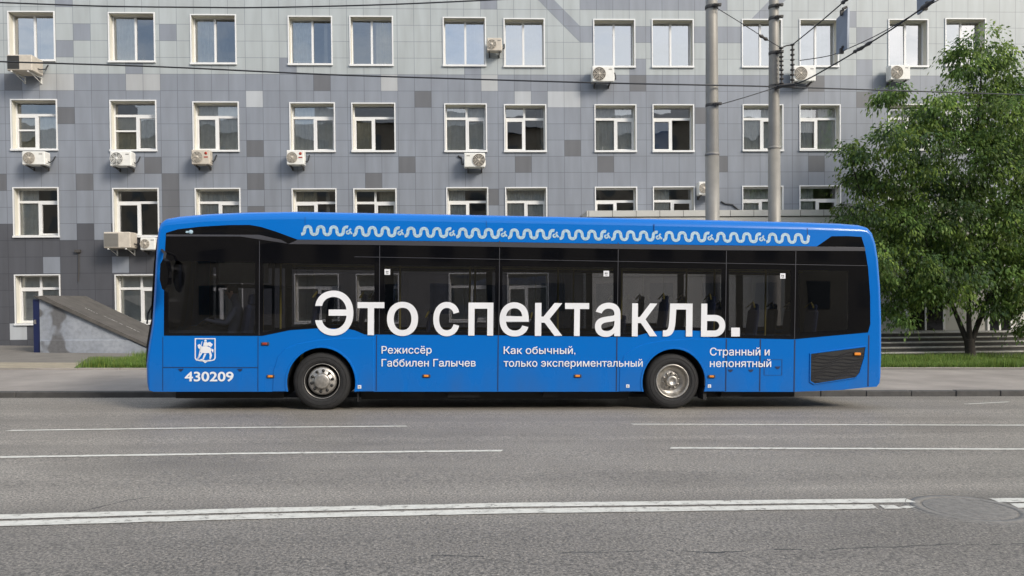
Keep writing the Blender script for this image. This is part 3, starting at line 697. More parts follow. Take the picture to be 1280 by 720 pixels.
b.plate([[(q[0].x + .003, zlow), (q[1].x, zlow), (q[1].x, q[1].z - .03), (xe, zpl - .02), (q[0].x + .003, zpl)]], y0, y0 - .05, .02)
b.build('plinth', M['plaster'], wr)
b = MB(); n = Vector((-sl_, 0, 1)).normalized()
def sp(x, lift): return q[0].z + sl_ * (x - q[0].x) + lift
xa, xb = q[0].x - .12, q[1].x + .12
prof = [(xa, sp(xa, .02) - .05), (xb, sp(xb, .02)), (xb, sp(xb, .12)), (xa + .75, sp(xa + .75, .11)), (xa + .3, sp(xa, -.02)), (xa, sp(xa, -.05))]
b.plate([prof], y0 + DP + .12, y0 - .10); b.add([(x, y0 + DP + .12, z) for x, z in prof], tessellate_polygon([[Vector((x, z, 0)) for x, z in prof]]))
ro = b.build('roof', M['roofing'], wr)
b = MB()
for (f0, f1, yy) in ((.30, .42, .9), (.45, .62, 1.0), (.64, .8, 1.05)):
    x0, x1 = xa + (xb - xa) * f0, xa + (xb - xa) * f1
    for k in range(5):
        p0 = x0 + (x1 - x0) * k / 5; p1 = p0 + (x1 - x0) / 5 * random.uniform(.5, 1); ww = random.uniform(.02, .05)
        b.add([(p0, y0 + yy, sp(p0, .117)), (p1, y0 + yy, sp(p1, .117)), (p1, y0 + yy + ww, sp(p1, .117)), (p0, y0 + yy + ww, sp(p0, .117))], [(0, 1, 2, 3)])
b.build('worn_streak', M['annex'], ro)
d0 = wi @ at(40.5, 374, DW); d1 = wi @ at(48, 436, DW)
b = MB(); b.span(d0.x, q[0].x - .006, y0 + .02, y0 + 1.1, d1.z - .3, d0.z, 0, .01); dr = b.build('door', M['navy'], wr)
b = MB(); b.span(d0.x + .06, d0.x + .1, y0 - .03, y0 + .02, (d0.z + d1.z) / 2, (d0.z + d1.z) / 2 + .14); b.build('handle', M['steel'], dr)

# ================================================================== AIR CONDITIONERS
AC = [  # px rect, fan side (0 left, 1 right), material keys, label
    ((8, 40, 68, 88), 'louvre', 'acold', 'weathered beige air conditioner below the top left corner window of the facade', .75),
    ((27, 56, 189, 206), 0, 'acbody', 'white air conditioner with a pale fan under the far left second row window', .4),
    ((137, 164, 189, 207.5), 0, 'acbody', 'white air conditioner with a dark bright-hubbed fan under the second window of the middle row', .4),
    ((239, 262, 187, 205.5), 0, 'acold', 'small pinkish air conditioner at the left corner under the third window of the middle row', .35),
    ((358, 380, 187.5, 206), 0, 'acbody', 'small white air conditioner with a red badge under the fourth window of the middle row', .35),
    ((580, 606.5, 191, 209), 1, 'acbody', 'white air conditioner with its fan at the right and a pipe looping at its left', .35),
    ((608.5, 627.5, 47, 63.5), 0, 'acold', 'grimy grey air conditioner squeezed between two top row windows', .3),
    ((740, 768, 82.5, 102), 0, 'acbody', 'clean white air conditioner under a top row window left of the two poles', .35),
    ((992, 1020, 82, 101.5), 0, 'acbody', 'white air conditioner with a tan fan just right of the thin pole', .35),
    ((1113, 1138, 81, 99.5), 0, 'acbody', 'white air conditioner partly hidden by the top of the tree', .35),
    ((129, 163, 290, 310), 'louvre', 'acold', 'wide boxy beige air conditioner with a brown louvred front beside the bus roof', .6),
    ((175, 194, 297, 312.5), 0, 'acbody', 'small white air conditioner with a dark fan beside the front roof corner of the bus', .35),
    ((873.5, 893, 227, 243.5), 0, 'acbody', 'white air conditioner half hidden behind the thick pole', .35),
]
for i, ((x0, x1, y0_, y1_), fan, mk, lab, dep) in enumerate(AC):
    gap = .16
    u0, z1_ = fpx(x0, y0_, gap + dep); u1, z0_ = fpx(x1, y1_, gap + dep); wd, h = u1 - u0, z1_ - z0_
    rt_ = empty('air_conditioner', M_FA @ Matrix.Translation(((u0 + u1) / 2, -gap, z0_)))
    tag(rt_, lab, 'air conditioner', 'air conditioners on the facade')
    b = MB(); b.box((0, -dep / 2, h / 2), (wd, dep, h), 0, None, .025); b.build('casing', M[mk], rt_)
    if fan == 'louvre':
        g = MB(); gw = wd * (.5 if i == 0 else .56); g.span(-wd / 2 + .03, -wd / 2 + gw, -dep - .012, -dep + .004, .05, h - .05)
        k = .09
        while k < h - .06: g.span(-wd / 2 + .04, -wd / 2 + gw - .01, -dep - .026, -dep - .012, k, k + .018); k += .045
        g.build('louvre', M['acgrille'] if i == 0 else M['bark_brown'] if 'bark_brown' in M else M['acgrey'], rt_)
    else:
        fx = (-.18 if fan == 0 else .2) * wd; fr = min(h * .42, wd * .3)
        g = MB(); g.lathe([(.001, -.006), (fr, -.006), (fr, .002)], (fx, -dep, h / 2), 'y', 32); fo = g.build('fan', M['acgrille'] if i in (2, 5, 6, 7, 11) else M['acgrey'], rt_)
        g = MB()
        for rr in (1.0, .78, .56, .34):
            g.lathe([(fr * rr + .008, -.012), (fr * rr + .008, -.024), (fr * rr - .008, -.024), (fr * rr - .008, -.012)], (fx, -dep, h / 2), 'y', 32)
        for k in range(8):
            aa = k * math.pi / 4; g.box((fx + fr * .5 * math.cos(aa), -dep - .018, h / 2 + fr * .5 * math.sin(aa)), (fr, .008, .012), 0, Matrix.Rotation(-aa, 3, 'Y'))
        g.lathe([(.001, -.03), (.05, -.03), (.05, -.01)], (fx, -dep, h / 2), 'y', 16)
        g.build('grille', M['acbody'] if i == 2 else M['acold'], fo)
        if i in (3, 4):
            g = MB(); g.lathe([(.001, -.006), (.055, -.006), (.055, .003)], (wd * .3, -dep, h * .76), 'y', 20); g.box((wd * .3, -dep - .003, h * .5), (.14, .012, .04)); g.build('badge', M['red'], rt_)
        else:
            g = MB(); g.box((wd * (.32 if fan == 0 else -.3), -dep - .003, h * .8), (.12, .01, .03)); g.build('badge', M['acgrey'], rt_)
        g = MB(); g.span(wd / 2 - .004, wd / 2 + .02, -dep * .8, -dep * .35, h * .15, h * .5, 0, .01); g.build('valve_cover', M[mk], rt_)
    for sg in (-1, 1):
        g = MB(); x = sg * wd * .33; g.box((x, (-dep + gap) / 2, -.025), (.04, dep + gap, .04)); g.box((x, gap - .02, -.08 if dep < .5 else -.14), (.04, .035, .1 if dep < .5 else .2)); g.tube([(x, -dep * .75, -.03), (x, gap - .02, -.11 if dep < .5 else -.22)], .014, 6)
        g.build('bracket', M['iron'] if i not in (0, 10) else M['acbody'], rt_)
    g = MB()
    sx_ = -1 if i == 5 else 1
    g.tube([(sx_ * wd / 2, -dep * .5, h * .3), (sx_ * (wd / 2 + .08), -dep * .45, h * .25), (sx_ * (wd / 2 + .1), -.02, h * .45), (sx_ * (wd / 2 + .1), gap - .02, h * .8)], .022, 6)
    if i == 5: g.tube([(-wd / 2 - .1, gap - .03, h * .8), (-wd / 2 - .24, gap - .03, h * .95)], .035, 6)
    g.build('pipe', M['wire'], rt_)

# ================================================================== POLES AND WIRES
def pole(px_c, w_top, w_bot, y_joint, Y, lab):
    base = M_STi @ at(px_c, 480, Y); s, t = base.x, base.y
    root = empty('trolley_pole', Matrix.Translation(M_ST @ Vector((s, t, SWL))))
    tag(root, lab, 'pole', 'poles behind the bus')
    p = root.matrix_world.translation; zj = at(px_c, y_joint, Y).z - p.z; ztop = at(px_c, -70, Y).z - p.z
    k = Y / F
    b = MB(); b.lathe([(w_bot * k / 2 * 1.03, -.05), (w_bot * k / 2 * 1.01, zj * .5), (w_bot * k / 2 * .97, zj), (.001, zj)], (0, 0, 0), 'z', 24); b.build('lower_tube', M['pole'], root)
    b = MB(); b.lathe([(w_bot * k / 2 * .93, zj - .02), (w_top * k / 2, zj + (ztop - zj) * .5), (w_top * k / 2 * .93, ztop), (.001, ztop + .02)], (0, 0, 0), 'z', 24); b.build('upper_tube', M['pole'], root)
    b = MB(); b.lathe([(w_bot * k / 2 * .99, zj - .03), (w_bot * k / 2 * 1.05, zj - .02), (w_bot * k / 2 * 1.05, zj + .02), (w_bot * k / 2 * .94, zj + .03)], (0, 0, 0), 'z', 24); b.build('collar', M['pole'], root)
    b = MB(); b.lathe([(.3, 0), (.3, .03), (.16, .05)], (0, 0, 0), 'z', 24); b.build('base_flange', M['iron'], root)
    return root, p, k
pa, ppa, ka = pole(891.5, 15, 17.4, 193, 17.2, 'thicker weathered grey pole left of the thin one')
pb, ppb, kb = pole(968.5, 12.2, 15.2, 185, 18.2, 'thinner grey pole with insulators and cables at its right side')
def clamp(root, p, px, py, Y, r):
    z = at(px, py, Y).z - p.z; b = MB()
    b.lathe([(r * .98, z - .04), (r * 1.05, z - .025), (r * 1.05, z + .025), (r * .98, z + .04)], (0, 0, 0), 'z', 24)
    b.box((.08, -r - .03, z), (.16, .07, .05)); b.tube([(.02, -r - .07, z), (.1, -r - .07, z)], .015, 6); b.build('clamp', M['iron'], root)
for y in (9.5, 132): clamp(pa, ppa, 891.5, y, 17.2, 15.5 * ka / 2)
for y in (9, 23.5, 67, 108): clamp(pb, ppb, 968.5, y, 18.2, 12.6 * kb / 2)
def loc(root, px, py, Y): return at(px, py, Y) - root.matrix_world.translation
for (pts, nm) in ((((976.5, 60), (977, 104)), 'insulator'), (((990.5, 56), (990.5, 106)), 'insulator')):
    b = MB(); a_, c_ = loc(pb, *pts[0], 18.0), loc(pb, *pts[1], 18.0); b.tube([a_, c_], .022, 8)
    for k in range(9):
        f = k / 8; p = a_.lerp(c_, f); b.lathe([(.02, -.02), (.05, -.012), (.05, .012), (.02, .02)], p, 'z', 10)
    b.build(nm, M['brown'] if 'brown' in M else M['iron'], pb)
b = MB(); b.tube([loc(pb, 968, 110, 18.05), loc(pb, 978, 107, 18.0), loc(pb, 996, 106, 17.9)], [.05, .045, .035], 8); b.tube([loc(pb, 976.5, 60, 18.0), loc(pb, 983, 57, 18), loc(pb, 990.5, 56, 18.0)], .015, 6); b.build('bracket_arm', M['iron'], pb)

def wire(pts, r, lab, sag=0, beads=()):
    P = [at(*p) for p in pts]
    out = []
    for i in range(len(P) - 1):                     # Catmull-Rom through the picked points
        p0, p1, p2, p3 = P[max(i - 1, 0)], P[i], P[i + 1], P[min(i + 2, len(P) - 1)]
        for k in range(8):
            f = k / 8; out.append(.5 * ((2 * p1) + (p2 - p0) * f + (2 * p0 - 5 * p1 + 4 * p2 - p3) * f * f + (3 * p1 - p0 - 3 * p2 + p3) * f ** 3))
    out.append(P[-1])
    b = MB(); b.tube([p - out[0] for p in out], r, 6); o = b.build('overhead_wire', M['wire']); o.location = out[0]
    tag(o, lab, 'wire', 'overhead wires')
    for (px, py, Y, l) in beads:
        c = at(px, py, Y) - out[0]; d = min(range(len(out) - 1), key=lambda i: (out[i] - out[0] - c).length); dd = (out[d + 1] - out[d]).normalized()
        q = MB(); q.tube([c - dd * l / 2, c - dd * l / 4, c, c + dd * l / 4, c + dd * l / 2], [.012, .042, .025, .042, .012], 8); q.build('insulator', M['iron'], o)
    return o
wire([(-60, 74, 16.2), (0, 77, 16.3), (200, 83.5, 16.4), (400, 92.8, 16.6), (560, 98, 16.7), (740, 103.3, 16.8), (880, 106.3, 16.9), (968, 108.3, 17.9), (1110, 113, 20), (1330, 120, 24)], .016, 'long thick black cable running right across the facade between the top two window rows')
wire([(-60, 1.5, 15), (0, 3.2, 15), (130, 7.7, 15), (250, 9.2, 15), (330, 9.3, 15), (480, 5.8, 15), (640, -1.5, 15), (760, -9, 15)], .014, 'thin wire dipping along the top edge over the left half of the facade')
wire([(895, 132, 17.0), (930, 122, 17.4), (968, 110, 18.0)], .010, 'short thin wire rising from the thick pole to the thin pole')
wire([(895, 9.5, 17.0), (922, 26, 17.3), (955, 47, 17.7), (976.5, 60, 18.0)], .009, 'thin wire slanting down from the thick pole with one insulator', beads=[(954.5, 47, 17.7, .3)])
wire([(990.5, 56, 18.0), (1020, 32, 16.5), (1055, 2, 15), (1080, -20, 14.2)], .013, 'black wire rising steeply to the top edge right of the thin pole', beads=[(1056, 1, 15, .3)])
wire([(968, 108, 18.0), (1000, 103, 17.4), (1040, 82, 16.6), (1082, 57, 15.8), (1120, 33, 15), (1158, 6.5, 14.2), (1185, -12, 13.7)], .016, 'thick wire with a clamp climbing past the hanging plate to the upper right', beads=[(1081, 57.5, 15.8, .42), (1071, 63, 16, .2), (1157, 7, 14.2, .3)])
wire([(1000, 75.5, 17.8), (1030, 71, 16.8), (1050, 65, 15.8), (1098, 43, 15.2), (1158, 8.5, 14.3), (1180, -4, 13.8)], .009, 'thinnest wire running from the plate corner towards the upper right')
def plate_sign(quad, Y0, Y1, lab):
    ys = [Y0, Y1, Y1, Y0]; P = [at(px, py, y) for (px, py), y in zip(quad, ys)]; c = sum(P, Vector()) / 4
    n = (P[1] - P[0]).cross(P[3] - P[0]).normalized() * .02; root = empty('hanging_plate', Matrix.Translation(c))
    tag(root, lab, 'sign plate', 'plates hung from the wires')
    b = MB(); b.add([p - c + n for p in P] + [p - c - n for p in P], [(0, 1, 2, 3), (7, 6, 5, 4), (0, 4, 5, 1), (1, 5, 6, 2), (2, 6, 7, 3), (3, 7, 4, 0)]); b.build('plate', M['plate'], root)
    for k, f in ((0, .25), (3, .25)):
        a_ = P[k].lerp(P[1 if k == 0 else 2], .55) - c; g = MB(); g.box(a_ + n * 1.5 * (-1 if n.y > 0 else 1), (.07, .05, .10)); g.tube([a_ + Vector((-.04, -.04, .06)), a_ + Vector((.05, -.04, .1))], .025, 6); g.build('hanger', M['iron'], root)
plate_sign([(1046.5, 24), (1061, 9.5), (1060, 60.5), (1046.5, 68)], 15.6, 15.2, 'grey plate hanging from the wires in front of a top row window')
plate_sign([(1147, -14), (1169, -30), (1168, 1.5), (1147.5, 18.5)], 14.6, 14.1, 'grey plate at the top edge above the tree, only its lower corner showing')

# ================================================================== BUS
bus_c = bpx(640, 400)[0]
OFF = Vector((bus_c, 1.275, 0))
bus = empty('city_bus', M_ST @ Matrix.Translation(OFF))
tag(bus, 'long blue single deck city bus with black glazing and white lettering at the kerb', 'bus')
def S(px, py, t=0.0): x, z = bpx(px, py, t); return (x - OFF.x, z)
def T(t): return t - OFF.y
NEAR = T(0)
def part(b, name, m, parent=None, smooth=None): return b.build(name, m, parent or bus, None, smooth)

fa_c, fa_r = (401.5, 478.5), (44, 45); ra_c, ra_r = (842, 478), (40.5, 43)
def arch(c, r, n=22):
    a0 = math.asin(min(1, (489.6 - c[1]) / r[1]))
    return [(c[0] + r[0] * math.cos(q), c[1] + r[1] * math.sin(q)) for q in [a0 - (math.pi + 2 * a0) * i / n for i in range(n + 1)]]
OUT = [(192, 489.6, 0, 0), (187, 487, .05, 0), (184.5, 478, .08, 0), (183.5, 455, .085, 0), (186, 432, .085, 0), (190.5, 405, .085, 0), (193, 370, .085, 0), (195, 330, .08, 0), (197, 300, .075, 0),
       (198.5, 286, .07, -.03), (201.5, 278, .06, -.08), (208, 273, .04, -.12), (225, 270, .01, -.14), (260, 267, 0, -.14), (310, 264.8, 0, -.14), (370, 264, 0, -.14), (480, 266, 0, -.14), (600, 268.3, 0, -.14),
       (780, 272, 0, -.14), (900, 274.8, 0, -.14), (1000, 277.3, 0, -.14), (1050, 279, 0, -.14), (1074, 281, -.04, -.12), (1084, 284, -.07, -.09), (1089.5, 291, -.09, -.04), (1093, 305, -.09, 0), (1096, 325, -.09, 0),
       (1098.7, 360, -.09, 0), (1100, 400, -.09, 0), (1100, 445, -.09, 0), (1099, 470, -.08, 0), (1097, 478, -.05, 0), (1092, 482.5, -.02, 0), (1085, 484, 0, 0), (1050, 487.6, 0, 0), (990, 489.8, 0, 0)]
OUT += [(x, y, 0, 0) for x, y in arch(ra_c, ra_r)] + [(x, y, 0, 0) for x, y in arch(fa_c, fa_r)]
NB = 36                                 # outline points that are not arches
GLZ = [(205, 419.5), (205.2, 360), (206, 320), (207.5, 291), (222, 286.5), (250, 283.2), (285, 281.2), (312, 281), (326, 283.5), (345, 289.5), (372, 299.5), (480, 300.6), (620, 302.4), (780, 305), (900, 306.6), (1021, 308), (1040, 295.2), (1060, 295), (1077.5, 296),
       (1081, 310), (1085, 335), (1087.6, 370), (1087.8, 405), (1085, 415.5), (1040, 419.5), (993, 424), (905, 422.3), (888, 422), (876, 413.5), (850, 412.5), (817, 414), (790, 421.2), (700, 420), (600, 418.8), (456, 418), (443, 412.5), (432, 410.5), (394, 410.5), (363, 412.5), (328, 419.8)]
ow = [(S(x, y, .13 if (ix or iz) else 0), (ix, iz)) for x, y, ix, iz in OUT]
gl = [S(*p) for p in GLZ]
b = MB()
WB = 2.55
ths = [i * math.pi / 2 / 8 for i in range(9)]
rings = [(.17 * (1 - math.cos(q)), 1 - math.sin(q)) for q in ths]
seq = [(t, k) for t, k in rings] + [(.34, 0), (WB - .34, 0)] + [(WB - t, k) for t, k in rings[::-1]]
def ringpts(k): return [(p[0] + i[0] * k, p[1] + i[1] * k) for p, i in ow]
n = len(ow)
for t, sgn in ((0, 1), (WB, -1)):       # the two sides, with the glazing opening cut out
    lp = ringpts(1); tri = tessellate_polygon([[Vector((x, z, 0)) for x, z in lp], [Vector((x, z, 0)) for x, z in gl]])
    b.add([(x, T(t), z) for x, z in lp + gl], tri, 0)
allv = [(x, T(t), z) for t, k in seq for x, z in ringpts(k)]; base = len(b.v); b.v += allv
for i in range(len(seq) - 1):
    for j in range(n):
        jn = (j + 1) % n
        mi = 1 if (j >= NB - 1 or j == n - 1) else 0
        if .3 < seq[i][0] < WB - .4 and 3 <= j <= 8: mi = 2      # windscreen
        b.f.append((base + i * n + j, base + i * n + jn, base + (i + 1) * n + jn, base + (i + 1) * n + j)); b.m.append(mi); b.sm.append(True)
body = part(b, 'body', [M['blue'], M['black'], M['frit']]); body.data.set_sharp_from_angle(angle=R(32))

# glazing: black band with clear panes set in it, near and far side
PANES = [[(211, 326), (319, 327.5), (319, 416.5), (211, 416.5)],
         [(329, 329), (468, 331), (468, 414.5), (455, 414), (443, 408), (432, 406.5), (394, 406.5), (363, 408.5), (329, 415.5)],
         [(481, 332), (619, 333), (619, 415.5), (481, 415)], [(628, 333), (767, 335), (767, 417), (628, 416)],
         [(776, 335), (902, 336.5), (902, 418), (888, 417), (876, 409.5), (850, 408.5), (817, 410), (792, 417), (776, 417)], [(911, 336.5), (988, 337.5), (988, 420), (911, 418.5)], [(998, 338), (1060, 338.5), (1060, 412), (998, 416)]]
SEAM_X = (324, 474, 623.5, 771.5, 906.5, 993)
for near in (True, False):
    y0, y1 = (.0, -.004) if near else (WB, WB + .004)
    b = MB(); b.plate([gl] + [[S(*p) for p in q] for q in PANES], T(y0 + (.03 if near else -.03)), T(y1)); fr = part(b, 'glazing_band', M['frit'])
    b = MB()
    for q in PANES:
        k = [S(*p) for p in q]; b.add([(x, T(y1), z) for x, z in k], tessellate_polygon([[Vector((x, z, 0)) for x, z in k]]))
        g = MB(); g.v, g.f, g.m, g.sm = b.v, b.f, b.m, b.sm; g.build('pane', M['busglass'], fr); b = MB()
    if near:
        for x in SEAM_X:
            b = MB(); lo = {324: 419, 474: 417.5, 623.5: 418.5, 771.5: 419.5, 906.5: 422, 993: 423.5}[x]; hi = 308 if x > 900 else 303 if x > 700 else 301
            a, c = S(x, lo), S(x, hi); b.span(a[0] - .005, a[0] + .005, T(-.0065), T(-.003), a[1], c[1]); part(b, 'glazing_joint', M['strip'], fr)
        b = MB(); a = [(S(212, 325)), (S(1083, 336))]
        for i in range(12):
            f0, f1 = i / 12, (i + 1) / 12; p = [a[0][k] + (a[1][k] - a[0][k]) * f0 for k in (0, 1)]; q = [a[0][k] + (a[1][k] - a[0][k]) * f1 for k in (0, 1)]
            if f0 > .2: b.add([(p[0], T(-.0066), p[1] + .10 - .05 * f0), (q[0], T(-.0066), q[1] + .10 - .05 * f1), (q[0], T(-.0066), q[1] + .108 - .05 * f1), (p[0], T(-.0066), p[1] + .108 - .05 * f0)], [(0, 1, 2, 3)])
        part(b, 'glazing_joint', M['strip'], fr)
# dark gutter strip under the blue roof fascia
b = MB(); b.plate([[S(*p) for p in ((372, 299.8), (480, 300.9), (620, 302.7), (780, 305.3), (900, 306.9), (1021, 308.3), (1080.5, 309), (1081.5, 314), (1021, 313.8), (900, 313), (780, 311.5), (620, 308.8), (480, 306.6), (360, 305.2))]], T(-.003), T(-.016), .004)
part(b, 'drip_rail', M['strip'])
b = MB(); b.plate([[S(*p) for p in ((208, 293), (324, 293.5), (352, 300), (360, 304.5), (300, 295.6), (208, 295.5))]], T(-.003), T(-.009)); part(b, 'drip_rail', M['strip'])

# raised wheel surrounds
for (pts, c, r) in (([(340.5, 489.5), (342, 462), (347, 446), (356, 436), (372, 429.5), (396, 424.8), (430, 422.3), (467.5, 422)], fa_c, (43.2, 44.2)), ([(773.5, 489.3), (774.5, 458), (780, 444), (790, 436), (806, 429.5), (830, 425.3), (864, 423.3), (905.5, 424.5)], ra_c, (39.7, 42.2))):
    a = arch(c, r); xr = pts[-1][0]
    loop = pts + [(xr, 489.5)] + a
    b = MB(); b.plate([[S(*p) for p in loop]], T(.002), T(-.011), .009); part(b, 'wheel_surround', M['blue'])
    ro, ri = arch(c, (r[0] + 2.2, r[1] + 2.2)), arch(c, (r[0] - .6, r[1] - .6))
    b = MB(); b.plate([[S(*p) for p in ro + ri[::-1]]], T(-.008), T(-.02), .006); part(b, 'arch_lip', M['blue'])
# panel gaps
def gap(x0, y0, x1, y1, wd=.007):
    b = MB(); a, c = S(x0, y0), S(x1, y1)
    if abs(x1 - x0) < abs(y1 - y0): b.span(min(a[0], c[0]) - wd / 2, max(a[0], c[0]) + wd / 2, T(-.0125 if (773 < x0 < 906) else -.003), T(.001), min(a[1], c[1]), max(a[1], c[1]))
    else: b.span(a[0], c[0], T(-.003), T(.001), min(a[1], c[1]) - wd / 2, max(a[1], c[1]) + wd / 2)
    part(b, 'panel_gap', M['seam'])
for g in ((203.5, 421, 203.5, 488), (322.5, 421, 322.5, 489), (204, 459.5, 322, 459.3), (470.5, 419, 470.5, 488.5), (622.5, 419.5, 622.5, 488.8), (770.8, 420.5, 770.8, 488.8), (907.5, 424, 907.5, 489), (950, 424, 950, 489), (993, 425, 993, 489.4), (1085.5, 419, 1085.5, 483)): gap(*g)
for g in ((955, 449.5, 977.5, 449.5), (955, 469, 977.5, 469), (955.2, 449.5, 955.2, 469), (977.3, 449.5, 977.3, 469)): gap(*g, .005)
for x, yt, yb in ((381, 265, 280), (608, 270, 284), (818, 274, 290), (1010, 279, 306)): gap(x, yt + 6, x, yb, .004)
# small latches, markers, stickers
for x, y in ((226, 462.5), (300, 462.5), (913, 463.3), (938.5, 463.3), (972, 459.5)):
    b = MB(); b.plate([[S(*p) for p in ((x - 3.4, y - 1.3), (x + 3.4, y - 1.6), (x + 2, y + 1), (x - .2, y + 2), (x - 1.4, y + 1.2))]], T(.0), T(-.006)); part(b, 'latch', M['seam'])
for x, y, mm in ((338.5, 470.5, 'amber'), (533, 470, 'amber'), (722, 470, 'amber'), (889, 470.5, 'amber'), (331.5, 429.8, 'red')):
    c = S(x, y); dz = T(-.015 if x in (889,) else 0)
    b = MB(); b.box((c[0], dz - .008, c[1]), (.13, .02, .055), 0, None, .012); ml = part(b, 'side_marker', M['strip'])
    b = MB(); b.box((c[0] - .005, dz - .02, c[1] + .002), (.075, .014, .034), 0, None, .006); b.build('lens', M[mm], ml)
for x, y, s_, tt in ((449.5, 483.5, 4.4, -.012), (784.5, 482.5, 4.0, -.012), (886.5, 482.5, 4.0, -.012), (484.2, 340, 7, -.0045), (757.8, 342, 7, -.0045), (978.3, 345, 6.6, -.0045)):
    b = MB(); b.plate([[S(x - s_ / 2, y - s_ / 2), S(x + s_ / 2, y - s_ / 2), S(x + s_ / 2, y + s_ / 2), S(x - s_ / 2, y + s_ / 2)]], T(tt + .002), T(tt - .003)); st = part(b, 'sticker', M['white'])
    b = MB()
    for (dx, dy, ww, hh) in ((-.18, -.05, .16, .3), (.1, -.05, .16, .3), (0, .28, .4, .08)):
        b.plate([[S(x + (dx - ww / 2) * s_, y + (dy - hh / 2) * s_), S(x + (dx + ww / 2) * s_, y + (dy - hh / 2) * s_), S(x + (dx + ww / 2) * s_, y + (dy + hh / 2) * s_), S(x + (dx - ww / 2) * s_, y + (dy + hh / 2) * s_)]], T(tt - .003), T(tt - .005))
    b.build('pictogram', M['strip'], st)
# rear vent grille
GV = [(1013.5, 442.5), (1081, 434), (1079.5, 446), (1073.5, 466), (1069, 471.5), (1018.5, 479.3), (1013, 476)]
b = MB(); b.plate([[S(*p) for p in GV]], T(-.001), T(-.006)); gv = part(b, 'vent', M['black'])
cx, cy = 1045, 458
big = [(cx + (x - cx) * 1.05, cy + (y - cy) * 1.08) for x, y in GV]
b = MB(); b.plate([[S(*p) for p in big], [S(*p) for p in GV]], T(.001), T(-.016), .004); b.build('vent_frame', M['blue'], gv)
b = MB()
def in_gv(x, y):
    c = False
    for i in range(len(GV)):
        (x1, y1), (x2, y2) = GV[i], GV[i - 1]
        if (y1 > y) != (y2 > y) and x < (x2 - x1) * (y - y1) / (y2 - y1) + x1: c = not c
    return c
for k in range(13):
    row = []
    for i in range(61):
        x = 1013 + 68 * i / 60; y = 436 + k * 3.5 - (x - 1013) * .10 + 1.5 * math.sin((x - 1013) * .17 + k * .9)
        if in_gv(x, y) and in_gv(x, y + 1.2): row.append((x, y))
        elif len(row) > 2: break
        else: row = []
    if len(row) > 2:
        vs = []
        for x, y in row:
            a, c = S(x, y), S(x, y + 1.5); vs += [(a[0], T(-.022), a[1]), (c[0], T(-.007), c[1])]
        b.add(vs, [(2 * i, 2 * i + 2, 2 * i + 3, 2 * i + 1) for i in range(len(row) - 1)])
b.build('vent_slats', M['strip'], gv)
c = S(1071, 442.5); b = MB(); b.box((c[0], T(-.024), c[1]), (.12, .025, .05), 0, None, .01); b.build('side_marker', M['amber'], gv)

# roof ornament: a pale running wave, broken every third crest by a small curl
b = MB()
def orn(px): return 287.8 + (px - 376) * (298.3 - 287.8) / (1012 - 376)
def ribbon(pts, wd):
    P = [Vector(S(*p)) for p in pts]; vs = []
    for i, p in enumerate(P):
        d = (P[min(i + 1, len(P) - 1)] - P[max(i - 1, 0)]).normalized(); q = Vector((-d.y, d.x)) * wd / 2
        vs += [((p + q).x, T(-.004), (p + q).y), ((p - q).x, T(-.004), (p - q).y)]
    b.add(vs, [(2 * i, 2 * i + 2, 2 * i + 3, 2 * i + 1) for i in range(len(P) - 1)])
PER, GRP = 16.2, 64.6
x = 376.5
while x < 1005:
    L_ = min(GRP - 7, 1013 - x); pts = []; N = int(L_ * 2.2)
    for i in range(N + 1):
        u = L_ * i / N; ph = 2 * math.pi * u / PER - math.pi * .5; pts.append((x + u - 1.1 * math.sin(2 * ph), orn(x + u) - 5.0 * math.sin(ph) * (1 if u > 2 else 1)))
    ribbon(pts, .05)
    if x + GRP < 1010:
        cx_ = x + L_ + .6; cyy = orn(cx_)
        ribbon([(cx_ + 2.2 * math.cos(a) * (1 - a / 11), cyy + 1.4 + 2.4 * math.sin(a) * (1 - a / 11)) for a in [i * .35 for i in range(16)]], .026)
        ribbon([(cx_ + 3.8, cyy - 3), (cx_ + 2, cyy - 1), (cx_ + 3.5, cyy + 1.5), (cx_ + 5, cyy + 3.5)], .03)
    x += GRP
part(b, 'ornament', M['pale'])

